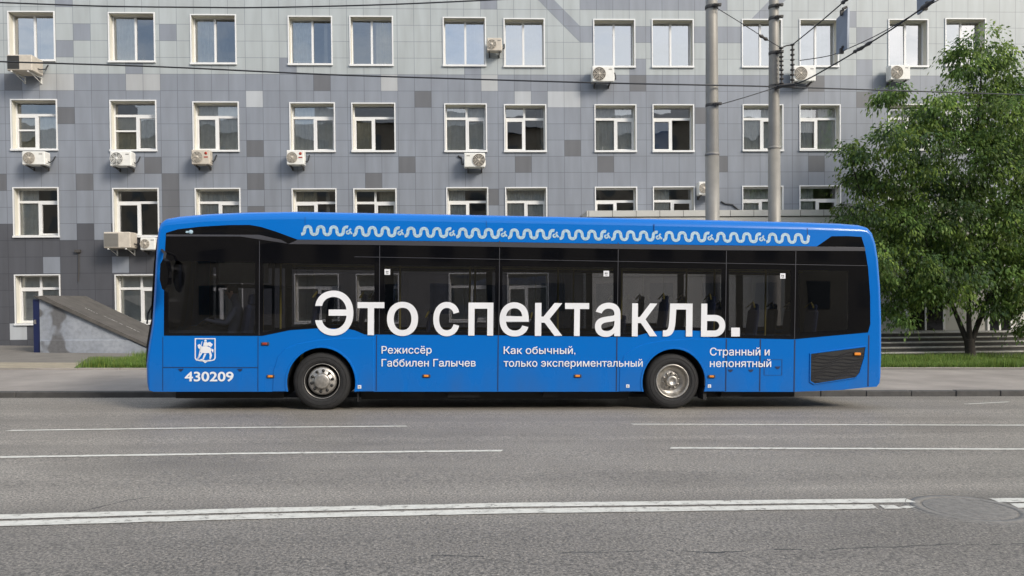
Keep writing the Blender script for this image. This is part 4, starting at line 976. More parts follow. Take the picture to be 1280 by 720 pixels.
# lettering
def glyph_loops(body_, bold):
    cu = bpy.data.curves.new('t', 'FONT'); cu.body = body_; cu.size = 1; cu.resolution_u = 8
    to = bpy.data.objects.new('t', cu); C.objects.link(to)
    for x in bpy.context.selected_objects: x.select_set(False)
    to.select_set(True); bpy.context.view_layer.objects.active = to
    bpy.ops.object.convert(target='CURVE')
    loops = []
    for sp in to.data.splines:
        P = sp.bezier_points; n = len(P); lp = []
        for i in range(n):
            a, c = P[i], P[(i + 1) % n]; p0, p1, p2, p3 = a.co, a.handle_right, c.handle_left, c.co
            st = 1 if ((p1 - p0).cross(p3 - p0).length < 1e-6 and (p2 - p0).cross(p3 - p0).length < 1e-6) else 7
            for k in range(st):
                f = k / st; q = p0 * (1 - f) ** 3 + p1 * 3 * f * (1 - f) ** 2 + p2 * 3 * f * f * (1 - f) + p3 * f ** 3
                if not lp or (Vector(lp[-1]) - Vector((q.x, q.y))).length > 1e-4: lp.append((q.x, q.y))
        while len(lp) > 3 and (Vector(lp[-1]) - Vector(lp[0])).length < 1e-4: lp.pop()
        if len(lp) > 2: loops.append(lp)
    cd = to.data; bpy.data.objects.remove(to); bpy.data.curves.remove(cd)
    area = lambda l: sum(l[i - 1][0] * l[i][1] - l[i][0] * l[i - 1][1] for i in range(len(l))) / 2
    sg = 1 if area(max(loops, key=lambda l: abs(area(l)))) > 0 else -1
    def grow(lp, d):
        n = len(lp); out = []
        for i in range(n):
            a, b_, c = Vector(lp[i - 1]), Vector(lp[i]), Vector(lp[(i + 1) % n]); e1, e2 = (b_ - a).normalized(), (c - b_).normalized()
            nn = Vector((e1.y, -e1.x)) + Vector((e2.y, -e2.x)); nn = nn / max(.5, nn.length_squared / 2)
            out.append(tuple(b_ + nn * d * sg))
        return out
    loops = [grow(l, bold) for l in loops]
    vs = [Vector(p) for l in loops for p in l]; ed = []; k = 0
    for l in loops: ed += [(k + i, k + (i + 1) % len(l)) for i in range(len(l))]; k += len(l)
    V, _, Fc = delaunay_2d_cdt(vs, ed, [], 0, 1e-6)[:3]
    def wind(x, y):
        w_ = 0
        for l in loops:
            for i in range(len(l)):
                (x1, y1), (x2, y2) = l[i - 1], l[i]
                if (y1 <= y) != (y2 <= y) and x < x1 + (y - y1) * (x2 - x1) / (y2 - y1): w_ += 1 if y2 > y1 else -1
        return w_
    keep = [f for f in Fc if wind(sum(V[i].x for i in f) / 3, sum(V[i].y for i in f) / 3) != 0]
    return V, keep
def lay(glyph, x0, x1, ybase, ytop, t, ref, y0, b):
    V, Fc = glyph; used = sorted({i for f in Fc for i in f}); ix = {v: k for k, v in enumerate(used)}
    xs = [V[i].x for i in used]; mn, mxx = min(xs), max(xs)
    a, c = S(x0, ybase), S(x1, y0); top = S(x0, ytop)[1] - a[1]; out = []
    for i in used:
        f = (V[i].x - mn) / (mxx - mn); out.append((a[0] + f * (c[0] - a[0]), T(t), a[1] + f * (c[1] - a[1]) + V[i].y / ref * top))
    b.add(out, [tuple(ix[i] for i in f) for f in Fc])
def text(body_, x0, x1, ybase, ytop, t, m, name='lettering', bold=0.0, ref=None, y0=None):
    V, Fc = glyph_loops(body_, bold); xs = sorted((min(V[i].x for i in f), max(V[i].x for i in f)) for f in Fc); mn = xs[0][0]; mxx = max(x[1] for x in xs); cuts = []; e = xs[0][1]
    for lo, hi in xs:
        if lo - e > .17: cuts.append((lo + e) / 2)
        e = max(e, hi)
    for lo, hi in zip([-9] + cuts, cuts + [99]):
        F2 = [f for f in Fc if lo < V[f[0]].x < hi]; a = min(V[i].x for f in F2 for i in f); c = max(V[i].x for f in F2 for i in f); b = MB(); k = (x1 - x0) / (mxx - mn)
        lay((V, F2), x0 + (a - mn) * k, x0 + (c - mn) * k, ybase, ytop, t, ref or .729, ybase, b); part(b, name, m)
def word(letters, t, m, bold, cap):      # each glyph set at its own width
    b = MB()
    for ch, x0, x1 in letters:
        yb = 418.3 + (x0 - 394) * (420.6 - 418.3) / 530
        if ch == '.': b.add([(*S(x0, yb)[:1], T(t), S(x0, yb)[1]), (S(x1, yb)[0], T(t), S(x1, yb)[1]), (S(x1, yb - 11)[0], T(t), S(x1, yb - 11)[1]), (S(x0, yb - 11)[0], T(t), S(x0, yb - 11)[1])], [(0, 1, 2, 3)]); continue
        lay(glyph_loops(ch, bold), x0, x1, yb - .5, yb - .5 - cap, t, .729, yb - .5, b)
    return part(b, 'lettering', m)
CAP = .729
word([('Э', 394, 441.7), ('т', 446.8, 480.3), ('о', 483.7, 522.5)], -.0145, M['white'], .012, 53.2)
word([('с', 541.4, 573.8), ('п', 585.3, 616.4), ('е', 624.2, 660.6), ('к', 668.4, 702.6), ('т', 705.8, 735.9), ('а', 743.4, 775), ('к', 789.5, 821), ('л', 828.2, 865), ('ь', 875.8, 906), ('.', 913.6, 924.4)], -.0145, M['white'], .012, 53.2)
text('Режиссёр', 477, 539.5, 441.8, 432.6, -.014, M['white'], bold=.007, ref=CAP)
text('Габбилен Галычев', 477, 594.5, 458.0, 448.8, -.014, M['white'], bold=.007, ref=CAP)
text('Как обычный,', 629.5, 719, 442.2, 433.0, -.014, M['white'], bold=.007, ref=CAP)
text('только экспериментальный', 629.5, 803, 458.2, 449.0, -.014, M['white'], bold=.007, ref=CAP)
text('Странный и', 887, 961.5, 444.2, 434.6, -.014, M['white'], bold=.007, ref=CAP)
text('непонятный', 887, 963.5, 458.6, 449.2, -.014, M['white'], bold=.007, ref=CAP)
text('430209', 231, 292, 476.3, 464.3, -.006, M['white'], bold=.022, ref=CAP)
# shield emblem: white outlined shield with a mounted rider
SH = [(243.5, 422.8), (269.5, 422.8), (269.5, 448), (268, 450.4), (264, 451.3), (259, 452), (256.5, 453.8), (254, 452), (249, 451.3), (245, 450.4), (243.5, 448)]
shi = [(256.5 + (x - 256.5) * .90, 437.5 + (y - 437.5) * .92) for x, y in SH]
b = MB(); b.plate([[S(*p) for p in SH], [S(*p) for p in shi]], T(0), T(-.004)); em = part(b, 'emblem', M['white'])
b = MB()
def blob(pts): b.plate([[S(*p) for p in pts]], T(0), T(-.004))
blob([(250, 436), (253, 433), (258, 432.5), (263, 434.5), (264.5, 438), (262.5, 441), (257, 441.5), (252, 441), (249.6, 439)])     # horse trunk
blob([(250.6, 437), (248, 435), (247, 431.5), (249.3, 430), (251.5, 431.5), (253, 434)])                                             # neck and head
blob([(251, 440.5), (253, 441.5), (250, 446), (248, 449), (246.5, 448.2)]); blob([(255.5, 442), (258, 442), (256, 446.5), (254.5, 449.3), (253, 448.5)])
blob([(261, 440.5), (263.6, 439.5), (265, 444), (263.5, 448.8), (261.8, 448.3), (262.4, 444.2)])
blob([(264.2, 435.5), (267, 437), (266.4, 441), (265, 439)])
blob([(254, 432.3), (255, 427.8), (258.6, 427.4), (260.3, 432.4)]); blob([(255.7, 427.2), (255.5, 425.2), (257, 424.2), (258.4, 425.3), (258, 427.1)])
blob([(258.4, 428.6), (262.5, 427.4), (266, 430.5), (263.8, 433.8), (261, 432.5)]); blob([(252.2, 427), (253, 426.6), (247.8, 450.5), (247, 450)])
blob([(248, 450.2), (252, 448.6), (257, 450.6), (262, 449.5), (266, 450.2), (262, 451), (256.5, 452), (251, 451.2)])
b.build('rider', M['white'], em)

# mirror, front bumper trim, underbody
b = MB(); b.plate([[S(*p, -.35) for p in ((200.5, 330), (205, 322), (210.5, 326), (213.5, 340), (212.5, 356), (208.5, 366), (203, 362), (200, 350))]], T(-.28), T(-.42), .02); mi_ = part(b, 'mirror', M['frit'])
a = S(205, 326, -.33); b = MB(); b.tube([(a[0], T(-.33), a[1]), (a[0] - .02, T(-.22), a[1] + .12), (S(201, 312)[0], T(.04), S(201, 312)[1])], .022, 8); b.build('mirror_arm', M['black'], mi_)
b = MB()
for q in ([(184.4, 470), (182.6, 452), (183, 432), (187, 408), (189.5, 398), (192, 398), (190, 412), (186.8, 434), (185.2, 455), (185.6, 470)],):
    b.plate([[S(*p, .2) for p in q]], T(2.1), T(.2))
part(b, 'front_trim', M['black'])
b = MB(); b.plate([[S(*p, .25) for p in ((196.5, 296), (192.2, 330), (190.3, 360), (188.2, 398), (193, 402), (196, 372), (198, 332), (200, 300))]], T(2.3), T(.25)); part(b, 'windscreen', M['frit'])
b = MB(); p = [S(186.5, 404, .6), S(184.5, 392, .6), S(187, 374, .6)]
b.tube([(p[0][0], T(.5), p[0][1]), (p[1][0] - .03, T(.7), p[1][1]), (p[2][0] - .01, T(.9), p[2][1])], .015, 6); part(b, 'wiper', M['black'])
c = S(238.5, 290); b = MB(); b.lathe([(.001, -.02), (.03, -.02), (.035, 0)], (c[0], T(-.004), c[1]), 'y', 16); b.box((c[0] - .04, T(-.01), c[1]), (.07, .012, .03)); part(b, 'camera_pod', M['pale'])
b = MB()
xs = S(200, 480)[0], S(1060, 480)[0]
b.span(S(450, 480)[0], S(790, 480)[0], T(.25), T(2.3),   .15, .33); b.span(xs[0] + .15, S(350, 480)[0], T(.3), T(2.25), .17, .33); b.span(S(892, 480)[0], xs[1] - .8, T(.35), T(2.2), .17, .33)
for x in (402, 842): b.span(S(x, 478)[0] - .5, S(x, 478)[0] + .5, T(.5), T(2.05), .3, .98)
for x in (402, 842): b.tube([(S(x, 478)[0], T(.25), .46), (S(x, 478)[0], T(2.3), .46)], .11, 12); b.box((S(x, 478)[0], T(1.275), .44), (.4, .5, .3))
for x0, x1, z in ((500, 530, .22), (560, 600, .2), (680, 700, .21), (905, 930, .2)): b.span(S(x0, 480)[0], S(x1, 480)[0], T(.12), T(.4), z, .32)
part(b, 'underbody', M['black'])
b = MB(); b.span(S(880.5, 480)[0], S(884.5, 480)[0], T(.05), T(.36), S(882, 500)[1], S(882, 486)[1]); part(b, 'mudflap', M['black'])
b = MB(); b.span(S(446.5, 480)[0], S(447.6, 480)[0], T(.05), T(.3), S(446, 503)[1], S(446, 486)[1]); part(b, 'mudflap', M['black'])

# wheels
def wheel(px, py, front):
    s = S(px, py)[0]; rr = .478; zc = rr - .002
    for side in (0, 1):
        y = .05 if side == 0 else WB - .05; sg = 1 if side == 0 else -1
        def P(l): return [(r, sg * a) for r, a in l]
        c = (s, T(y), zc)
        b = MB(); b.lathe(P([(.285, .06), (.295, .012), (.31, .0), (.36, -.008), (.42, .0), (.455, .02), (.474, .05), (rr, .085), (rr, .12), (.470, .123), (.470, .135), (rr, .138), (rr, .2), (.470, .203), (.470, .215), (rr, .218), (.474, .25), (.44, .29), (.3, .29)]), c, 'y', 56)
        for r_ in (.335, .395): b.lathe(P([(r_ - .004, -.004), (r_, -.011), (r_ + .004, -.004)]), c, 'y', 56)
        wo = part(b, 'wheel', M['rubber'], None, 40)
        if side == 1: continue
        if front:
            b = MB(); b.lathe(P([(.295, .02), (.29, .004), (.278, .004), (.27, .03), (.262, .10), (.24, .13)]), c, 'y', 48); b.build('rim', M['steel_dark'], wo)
            b = MB(); b.lathe(P([(.29, .010), (.288, -.001), (.281, -.001), (.278, .012)]), c, 'y', 48); b.build('rim_edge', M['steel'], wo)
            b = MB(); b.lathe(P([(.24, .12), (.235, .05), (.225, .03), (.19, .012), (.13, .012), (.126, -.01), (.12, -.03), (.105, -.038), (.0005, -.04)]), c, 'y', 48); hb = b.build('hub', M['steel'], wo)
            nr, n_, ty, hr = .172, 10, .012, .02
        else:
            b = MB(); b.lathe(P([(.295, .02), (.288, -.004), (.272, -.006), (.262, .01), (.255, .06), (.235, .10), (.20, .125), (.17, .13)]), c, 'y', 48); b.build('rim', M['steel'], wo)
            b = MB(); b.lathe(P([(.172, .129), (.15, .12), (.105, .115), (.10, .05), (.092, .01), (.08, .0), (.05, -.002), (.045, .012), (.0005, .012)]), c, 'y', 48); hb = b.build('hub', M['steel'], wo)
            nr, n_, ty, hr = .135, 10, .118, .019
        for k in range(n_):
            q = 2 * math.pi * k / n_ + .2; b = MB(); cc = (c[0] + nr * math.cos(q), c[1], c[2] + nr * math.sin(q))
            if front: b.lathe(P([(.026, ty + .001), (.026, ty - .003), (.018, ty - .004)]), cc, 'y', 14, 0)
            b.lathe(P([(hr, ty + .004), (hr, ty - .02), (hr * .7, ty - .028), (.0005, ty - .028)]), cc, 'y', 6, 1 if not front else 0); b.build('nut', [M['steel_dark'], M['steel']], hb) if False else b.build('wheel_nut', [M['steel_dark'], M['steel']], wo)
wheel(402, 477, True); wheel(841.8, 476, False)

# the roof fascia leans inwards above the windows
Z_L = S(640, 302)[1]
def lean(o):
    for c in [x for x in C.objects if x.parent == o]: lean(c)
    if o.type == 'MESH':
        n_ = len(o.data.vertices); co = np.zeros(n_ * 3); o.data.vertices.foreach_get('co', co); co = co.reshape(-1, 3)
        dz = np.clip(co[:, 2] - Z_L, 0, 1) * .1; q_ = np.clip(-co[:, 1] / 1.0, -1, 1); co[:, 1] += dz * q_
        o.data.vertices.foreach_set('co', co.ravel()); o.data.update()
lean(bus)
# interior: floor, ceiling, lower lining, seats, rails, driver's cab
x0, x1 = S(212, 480)[0], S(1080, 480)[0]
zc_ = S(640, 306)[1]
b = MB()
for a_, c_ in ((x0, S(356, 480)[0] - .02), (S(447, 480)[0], S(801, 480)[0] - .02), (S(883, 480)[0] + .02, x1)): b.span(a_, c_, T(.06), T(2.49), .36, .40)
part(b, 'floor', M['strip'])
b = MB(); b.span(x0, x1, T(.10), T(2.45), zc_ - .16, zc_ - .12); part(b, 'ceiling', M['grey_int'])
b = MB(); zl = S(640, 420)[1] - .02
for a_, c_ in ((S(212, 1)[0], S(352, 1)[0]), (S(450, 1)[0], S(796, 1)[0]), (S(888, 1)[0], x1)):
    b.span(a_, c_, T(.03), T(.05), .4, zl); b.span(a_, c_, T(WB - .05), T(WB - .03), .4, zl)
b.span(x1 - .02, x1, T(.06), T(2.49), .4, zc_ - .2)
part(b, 'lining', M['grey_int'])
def seat_mesh():
    b = MB(); b.box((0, 0, .45), (.42, .42, .07), 0, None, .025); b.box((.22, 0, .78), (.07, .42, .62), 0, Matrix.Rotation(.12, 3, 'Y'), .03); b.box((.27, 0, 1.12), (.06, .26, .14), 0, Matrix.Rotation(.12, 3, 'Y'), .025)
    return b
proto = None
for px, t, z in ((372, .4, .72), (432, .4, .72), (372, 2.1, .72), (432, 2.1, .72), (516, .42, .4), (575, .42, .4), (516, 2.15, .4), (650, .42, .4), (705, .42, .4), (765, .42, .4), (820, .45, .75), (880, .45, .75), (820, 2.1, .75), (880, 2.1, .75), (935, .42, .62), (935, 2.1, .62), (1010, .42, .62), (1010, 1.3, .62), (1010, 2.1, .62)):
    if proto is None:
        proto = part(seat_mesh(), 'seat', M['seat']); g = MB(); g.tube([(0, 0, 0), (0, 0, .42)], .035, 8); g.tube([(.2, -.17, 1.13), (.24, 0, 1.22), (.2, .17, 1.13)], .014, 6); fr_ = g.build('seat_frame', M['rail'], proto); o = proto
    else: o = copy_tree(proto, bus)
    o.location = (S(px, 478)[0], T(t), z)
for px, t in ((340, .7), (497, .75), (590, 1.0), (600, 1.9), (707, .9), (740, 1.9), (790, .8), (880, 1.0), (915, .9), (980, .8)):
    b = MB(); s = S(px, 400)[0]; b.tube([(s, T(t), .4), (s, T(t), zc_ - .15)], .018, 8); part(b, 'handrail', M['rail'])
b = MB()
for t in (.75, 1.8): b.tube([(x0 + 1.6, T(t), zc_ - .32), (x1 - .3, T(t), zc_ - .32)], .017, 8)
part(b, 'ceiling_rail', M['rail'])
# cab
b = MB(); px = 318; s = S(px, 400)[0]; b.span(s, s + .04, T(.1), T(1.4), .4, 1.25); b.span(s, s + .04, T(.1), T(.16), 1.25, zc_ - .2); b.span(s, s + .04, T(1.34), T(1.4), 1.25, zc_ - .2); b.span(S(240, 400)[0], s, T(1.38), T(1.42), .4, 1.35); b.span(S(240, 400)[0], S(243, 400)[0], T(1.38), T(1.42), 1.35, zc_ - .2); b.span(S(240, 400)[0], s, T(1.38), T(1.42), zc_ - .75, zc_ - .68)
part(b, 'cab_partition', M['black'])
b = MB(); b.span(S(244, 400)[0], S(312, 400)[0], T(1.37), T(1.43), zc_ - .66, zc_ - .3); part(b, 'cab_panel', M['curtain'])
b = MB(); d0 = S(206, 420)[0]; prof = [(d0 + .02, .5), (d0 + .02, 1.22), (d0 + .35, 1.36), (d0 + .62, 1.28), (d0 + .72, 1.1), (d0 + .6, .5)]
b.plate([prof], T(2.3), T(.2)); part(b, 'dashboard', M['black'])
swc = Vector((S(236, 400)[0], T(.72), 1.36)); b = MB(); rotm = Matrix.Rotation(R(-38), 3, 'Y')
ringp = [swc + rotm @ Vector((.23 * math.cos(q), .23 * math.sin(q), 0)) for q in [2 * math.pi * k / 28 for k in range(29)]]; b.tube(ringp, .017, 8)
for k in range(3): q = 2 * math.pi * k / 3 + .5; b.tube([swc, swc + rotm @ Vector((.22 * math.cos(q), .22 * math.sin(q), 0))], .014, 6)
b.tube([swc, swc + Vector((-.25, 0, -.35))], .03, 8); part(b, 'steering_wheel', M['black'])
b = MB(); ds = S(275, 400)[0]; b.box((ds, T(.72), .98), (.48, .5, .12), 0, None, .04); b.box((ds + .27, T(.72), 1.36), (.12, .48, .72), 0, Matrix.Rotation(.16, 3, 'Y'), .05); b.box((ds + .34, T(.72), 1.80), (.09, .28, .2), 0, Matrix.Rotation(.16, 3, 'Y'), .04); b.box((ds, T(.72), .68), (.3, .3, .5)); part(b, 'driver_seat', M['seat'])

# the driver, one continuous skinned body
def skinned(name, pts, edges, rad, root, sub, m):
    me = bpy.data.meshes.new(name); me.from_pydata(pts, edges, []); o = bpy.data.objects.new(name, me); C.objects.link(o)
    md = o.modifiers.new('skin', 'SKIN'); md.use_smooth_shade = True
    lay = me.skin_vertices[0].data if me.skin_vertices else None
    if lay is None:
        bpy.context.view_layer.objects.active = o; bpy.ops.mesh.customdata_skin_add(); lay = me.skin_vertices[0].data
    for i, r_ in enumerate(rad): lay[i].radius = (r_, r_) if not isinstance(r_, tuple) else r_; lay[i].use_root = (i == root)
    ss = o.modifiers.new('sub', 'SUBSURF'); ss.levels = sub; ss.render_levels = sub
    bpy.context.view_layer.update()
    me2 = bpy.data.meshes.new_from_object(o.evaluated_get(bpy.context.evaluated_depsgraph_get())); bpy.data.objects.remove(o)
    me2.materials.clear(); me2.materials.append(m); me2.polygons.foreach_set('use_smooth', [True] * len(me2.polygons)); me2.name = name
    q = bpy.data.objects.new(name, me2); C.objects.link(q); return q
pts = [(0, 0, 0), (.02, 0, .22), (.03, 0, .42), (.01, 0, .55), (-.02, 0, .62), (-.05, 0, .72), (-.06, 0, .80)]; edges = [(i, i + 1) for i in range(6)]
rad = [.15, (.15, .13), (.17, .12), (.09, .08), .055, .085, .075]
def chain(start, lst):
    p = start
    for q, r_ in lst: pts.append(q); rad.append(r_); edges.append((p, len(pts) - 1)); p = len(pts) - 1
    return p
for sg in (-1, 1):
    h = chain(2, [((.02, sg * .19, .47), .065), ((-.1, sg * .27, .26), .046), ((-.30, sg * .22, .28), .035), ((-.36, sg * .205, .30), .028), ((-.42, sg * .20, .31), .03)])
    for k in range(4): chain(h, [((-.45, sg * (.175 + .018 * k), .335 - .005 * k), .009), ((-.47, sg * (.175 + .018 * k), .318 - .006 * k), .008), ((-.455, sg * (.175 + .018 * k), .296), .007)])
    chain(h - 1 if False else h, [((-.41, sg * .165, .33), .009), ((-.44, sg * .155, .345), .008)])
    chain(0, [((-.12, sg * .11, -.02), .095), ((-.42, sg * .13, .0), .07), ((-.48, sg * .13, -.34), .05), ((-.5, sg * .13, -.44), .04), ((-.62, sg * .13, -.46), .035)])
droot = skinned('person', pts, edges, rad, 0, 2, M['shirt'])
droot.matrix_world = bus.matrix_world @ Matrix.Translation((ds + .08, T(.72), 1.14))
tag(droot, 'driver in a dark shirt at the wheel behind the front side window', 'person')
b = MB(); hc = (-.075, 0, .78)
prof = [(.001, -.125), (.045, -.115), (.07, -.07), (.083, 0), (.085, .05), (.07, .10), (.035, .125), (.001, .13)]
b.lathe(prof, hc, 'z', 20); b.box((-.168, 0, .775), (.035, .026, .045), 0, None, .01)
for sg in (-1, 1): b.box((-.06, sg * .086, .78), (.045, .018, .06), 0, None, .008)
b.build('head', M['skin'], droot)
b = MB(); b.lathe([(.001, .14), (.05, .13), (.085, .09), (.093, .04), (.092, .0), (.08, -.02)], (hc[0] + .014, 0, hc[2] + .004), 'z', 20); b.build('hair', M['hair'], droot)
b = MB()
for sg in (-1, 1): b.box((-.153, sg * .032, .795), (.012, .026, .012), 0, None, .004)
b.box((-.152, 0, .735), (.012, .05, .01)); b.build('face', M['hair'], droot)

# ================================================================== TREE
def colour_attr(me, cols, per):
    ca = me.color_attributes.new('Col', 'FLOAT_COLOR', 'CORNER'); c = np.ones((len(cols), 4), dtype=np.float32); c[:, :3] = cols
    ca.data.foreach_set('color', np.repeat(c, per, axis=0).ravel())
TY = 26.6
tb = at(1213, 446, TY)
tree = empty('maple_tree', Matrix.Translation(tb)); tag(tree, 'broad leafy maple tree on the grass verge at the rear of the bus', 'tree')
k_ = TY / F
def tl(px, py, dy=0): return at(px, py, TY + dy) - tb
b = MB()
b.tube([tl(1213, 452), tl(1213, 441), tl(1212, 432), tl(1211, 424)], [.24, .165, .15, .15], 12)
b.build('trunk', M['bark'], tree)
limbs = [[(1210, 430, 0), (1200, 405, .1), (1191, 383, .3), (1178, 345, .6), (1152, 290, .6), (1120, 235, .4), (1098, 195, .3)],
         [(1212, 428, 0), (1211, 400, -.15), (1212, 340, .3), (1214, 270, .5), (1220, 190, .4), (1226, 110, .2), (1226, 58, 0)],
         [(1214, 430, 0), (1223, 402, .1), (1235, 373, .2), (1248, 320, .5), (1264, 260, .6), (1276, 190, .4), (1280, 130, .2)],
         [(1217, 420, .1), (1232, 385, .6), (1256, 345, 1.1), (1290, 310, 1.6), (1320, 260, 2)],
         [(1206, 418, .1), (1192, 385, .7), (1170, 350, 1.2), (1130, 320, 1.6), (1090, 280, 1.6)],
         [(1194, 385, .3), (1165, 366, .2), (1135, 356, 0)], [(1232, 375, .2), (1258, 362, .1), (1285, 365, 0)], [(1152, 290, .6), (1105, 265, .4), (1074, 235, 0), (1060, 190, 0)], [(1214, 270, .5), (1180, 220, .4), (1172, 150, .2), (1168, 120, .1)], [(1213, 300, .4), (1250, 230, 1), (1300, 180, 1.4)]]
for i, l in enumerate(limbs):
    b = MB(); r0_ = .095 if i < 3 else .07 if i < 5 else .045
    b.tube([tl(*p) for p in l], [max(.012, r0_ * (1 - j / (len(l) - .5))) for j in range(len(l))], 8); b.build('limb', M['bark'], tree)
BL = [(1226, 62, 30), (1208, 78, 20), (1246, 92, 26), (1262, 112, 22), (1172, 124, 20), (1202, 138, 38), (1240, 145, 42), (1276, 165, 42), (1140, 150, 26), (1112, 172, 24), (1152, 185, 38), (1205, 205, 52), (1262, 220, 52), (1062, 186, 13), (1078, 192, 14), (1090, 222, 24), (1072, 222, 18), (1130, 230, 42), (1075, 262, 26), (1110, 280, 40), (1165, 275, 52), (1220, 285, 56), (1275, 290, 52), (1310, 230, 48), (1320, 300, 52), (1090, 320, 30), (1135, 335, 40), (1185, 340, 44), (1240, 345, 44), (1290, 355, 40), (1122, 366, 18), (1146, 374, 9), (1270, 380, 18), (1110, 385, 8), (1162, 366, 14), (1240, 378, 14), (1335, 360, 40), (1131, 396, 6), (1118, 113, 12), (1104, 118, 9), (1285, 405, 10), (1254, 70, 14), (1192, 66, 10), (1275, 108, 12)]
pos, colr, dirs, sizes = [], [], [], []
for (px, py, rp) in BL:
    c = np.array(tl(px, py, rng.uniform(-.6, .6))); rad_ = rp * k_
    n_cl = max(4, int(54 * (rp / 40) ** 2.3 + 8))
    for _ in range(n_cl):
        d = rng.normal(size=3); d /= np.linalg.norm(d); rr = rad_ * rng.uniform(.35, 1.04) ** .6
        cc = c + d * rr * np.array([1, 1.35, .9]); m_ = int(rng.integers(26, 52))
        tone = rng.uniform(.5, 1.4); yl = rng.random()
        sp_ = rng.uniform(.22, .42)
        for _l in range(m_):
            o_l = rng.normal(size=3) * sp_ * np.array([.6, .6, .3]); o_l[2] -= .9 * (o_l[0] ** 2 + o_l[1] ** 2) / sp_ * .6; pos.append(cc + o_l)
            out = d * .5 + o_l / sp_ * .5 + np.array([0, 0, -.55]) + rng.normal(size=3) * .3; dirs.append(out / np.linalg.norm(out))
            base = np.array([.10, .17, .044]) if yl < .55 else np.array([.18, .26, .06]) if yl < .82 else np.array([.055, .10, .04])
            colr.append(base * tone * rng.uniform(.75, 1.3)); sizes.append(rng.uniform(.065, .13))
pos, dirs, colr, sizes = map(np.array, (pos, dirs, colr, sizes))
def leaves(pos, dirs, sizes, aspect=.33):
    n = len(pos); up_ = rng.normal(size=(n, 3)) * .6 + np.array([0, 0, 1.0]); side = np.cross(dirs, up_); side /= np.linalg.norm(side, axis=1)[:, None] + 1e-9
    nr = np.cross(side, dirs); L_ = sizes[:, None]
    tip = pos + dirs * L_ * 1.25 - np.array([0, 0, .25]) * L_; mid = pos + dirs * L_ * .55
    a = mid + side * L_ * aspect + nr * L_ * .1; c = mid - side * L_ * aspect + nr * L_ * .1
    v = np.stack([pos, a, tip, c], 1).reshape(-1, 3)
    f = np.arange(4 * n).reshape(n, 4); return v, f
v, f = leaves(pos, dirs, sizes)
me = bpy.data.meshes.new('crown'); me.vertices.add(len(v)); me.vertices.foreach_set('co', v.astype(np.float32).ravel())
me.loops.add(f.size); me.loops.foreach_set('vertex_index', f.ravel().astype(np.int32)); me.polygons.add(len(f)); me.polygons.foreach_set('loop_start', np.arange(0, f.size, 4, dtype=np.int32)); me.polygons.foreach_set('loop_total', np.full(len(f), 4, dtype=np.int32))
me.update(calc_edges=True); me.validate(); colour_attr(me, colr, 4); me.materials.append(M['leaf'])
cr_ = bpy.data.objects.new('crown', me); C.objects.link(cr_); cr_.parent = tree

# ================================================================== GRASS (uncountable blades)
from mathutils.geometry import intersect_point_tri_2d
sR = gpx(1060, 455, SWL)[0]
xs_ = np.concatenate([rng.uniform(g1[0], g1[0] + 4.5, 26000), rng.uniform(g1[0] + 4.5, sR, 8000), rng.uniform(sR, g2[0] + 3, 34000)]); N = len(xs_); fy = rng.random(N)
y_lo = g1[1] + (g2[1] - g1[1]) * (xs_ - g1[0]) / (g2[0] - g1[0]); y_hi = g4[1] + (g3[1] - g4[1]) * (xs_ - g4[0]) / (g3[0] - g4[0])
ys_ = y_lo + (y_hi - y_lo) * fy ** 1.5
edge = np.abs(xs_ - g1[0]); keep = ~((edge < 1.0) & (rng.random(N) > edge / 1.0))
xs_, ys_ = xs_[keep], ys_[keep]; n = len(xs_)
tall = 1 + .8 * (np.sin(xs_ * 1.7) * np.sin(ys_ * 2.1 + xs_) > .3)
h = rng.uniform(.06, .17, n) * tall; an = rng.uniform(0, 6.283, n); ln = rng.uniform(.0, .09, n); wd = rng.uniform(.007, .014, n)
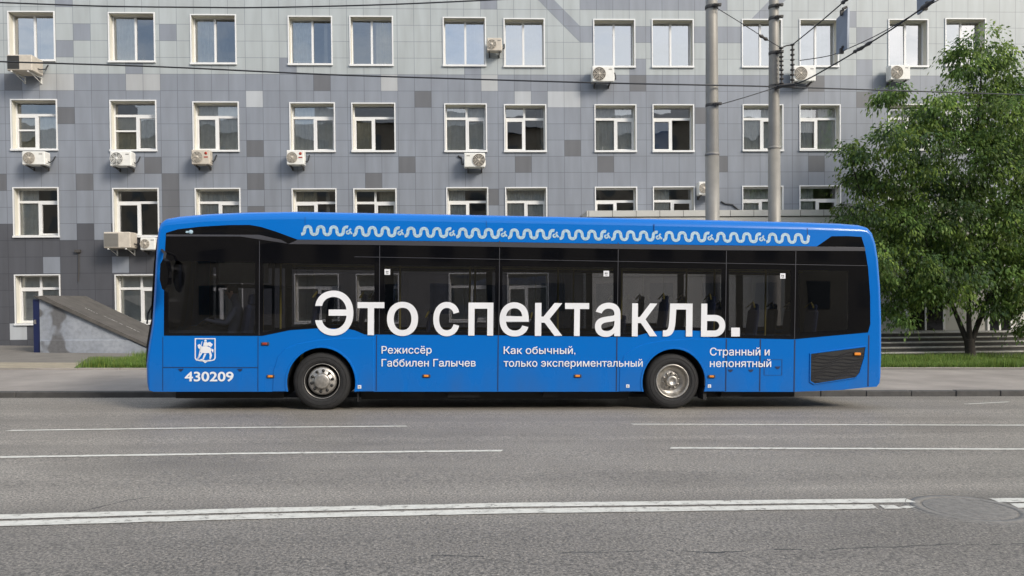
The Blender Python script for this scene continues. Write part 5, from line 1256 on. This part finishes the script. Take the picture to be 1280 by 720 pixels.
base = np.stack([xs_, ys_, np.full(n, SWL + .02)], 1); sd = np.stack([np.cos(an), np.sin(an), np.zeros(n)], 1) * wd[:, None]
le = np.stack([np.cos(an * 3.1), np.sin(an * 3.1), np.zeros(n)], 1) * ln[:, None]
v = np.stack([base - sd, base + sd, base + le + np.stack([np.zeros(n), np.zeros(n), h], 1)], 1).reshape(-1, 3); f = np.arange(3 * n).reshape(n, 3)
me = bpy.data.meshes.new('grass'); me.vertices.add(len(v)); me.vertices.foreach_set('co', v.astype(np.float32).ravel())
me.loops.add(f.size); me.loops.foreach_set('vertex_index', f.ravel().astype(np.int32)); me.polygons.add(len(f)); me.polygons.foreach_set('loop_start', np.arange(0, f.size, 3, dtype=np.int32)); me.polygons.foreach_set('loop_total', np.full(len(f), 3, dtype=np.int32))
me.update(calc_edges=True); gc = np.array([.12, .195, .04]) * rng.uniform(.6, 1.4, (n, 1)) * np.where(rng.random((n, 1)) < .12, np.array([[1.6, 1.2, 1.2]]), 1); colour_attr(me, gc, 3); me.materials.append(M['blade'])
go = bpy.data.objects.new('grass', me); C.objects.link(go); go.matrix_world = M_ST
tag(go, 'unmown green grass on the verge between walk and building', 'grass', kind='stuff')

# ================================================================== the block across the street (seen only mirrored in glass)
ob = empty('apartment_house', Matrix.Translation((0, -21, -.3)) @ Matrix.Rotation(ST_A, 4, 'Z'))
tag(ob, 'ochre stucco house across the street mirrored in the windows and the bus glass', 'building')
b = MB(); H_ = 19.5
b.span(-60, 60, -12, 0, -.5, H_); wl = b.build('wall', M['opp'], ob)
b = MB(); b.add([(-61, .5, H_), (61, .5, H_), (61, -6, H_ + 3.2), (-61, -6, H_ + 3.2), (61, -12.5, H_), (-61, -12.5, H_)], [(0, 1, 2, 3), (3, 2, 4, 5), (1, 4, 2), (0, 3, 5)]); b.build('roof', M['opp_roof'], ob)
b = MB()
for r_ in range(6):
    for c_ in range(36): x = -58 + c_ * 3.3; z = 1.4 + r_ * 3.0; b.span(x, x + 1.4, .0, .04, z, z + 1.7)
wo_ = b.build('windows', M['dark_glass'], ob); wo_['kind'] = 'stuff'
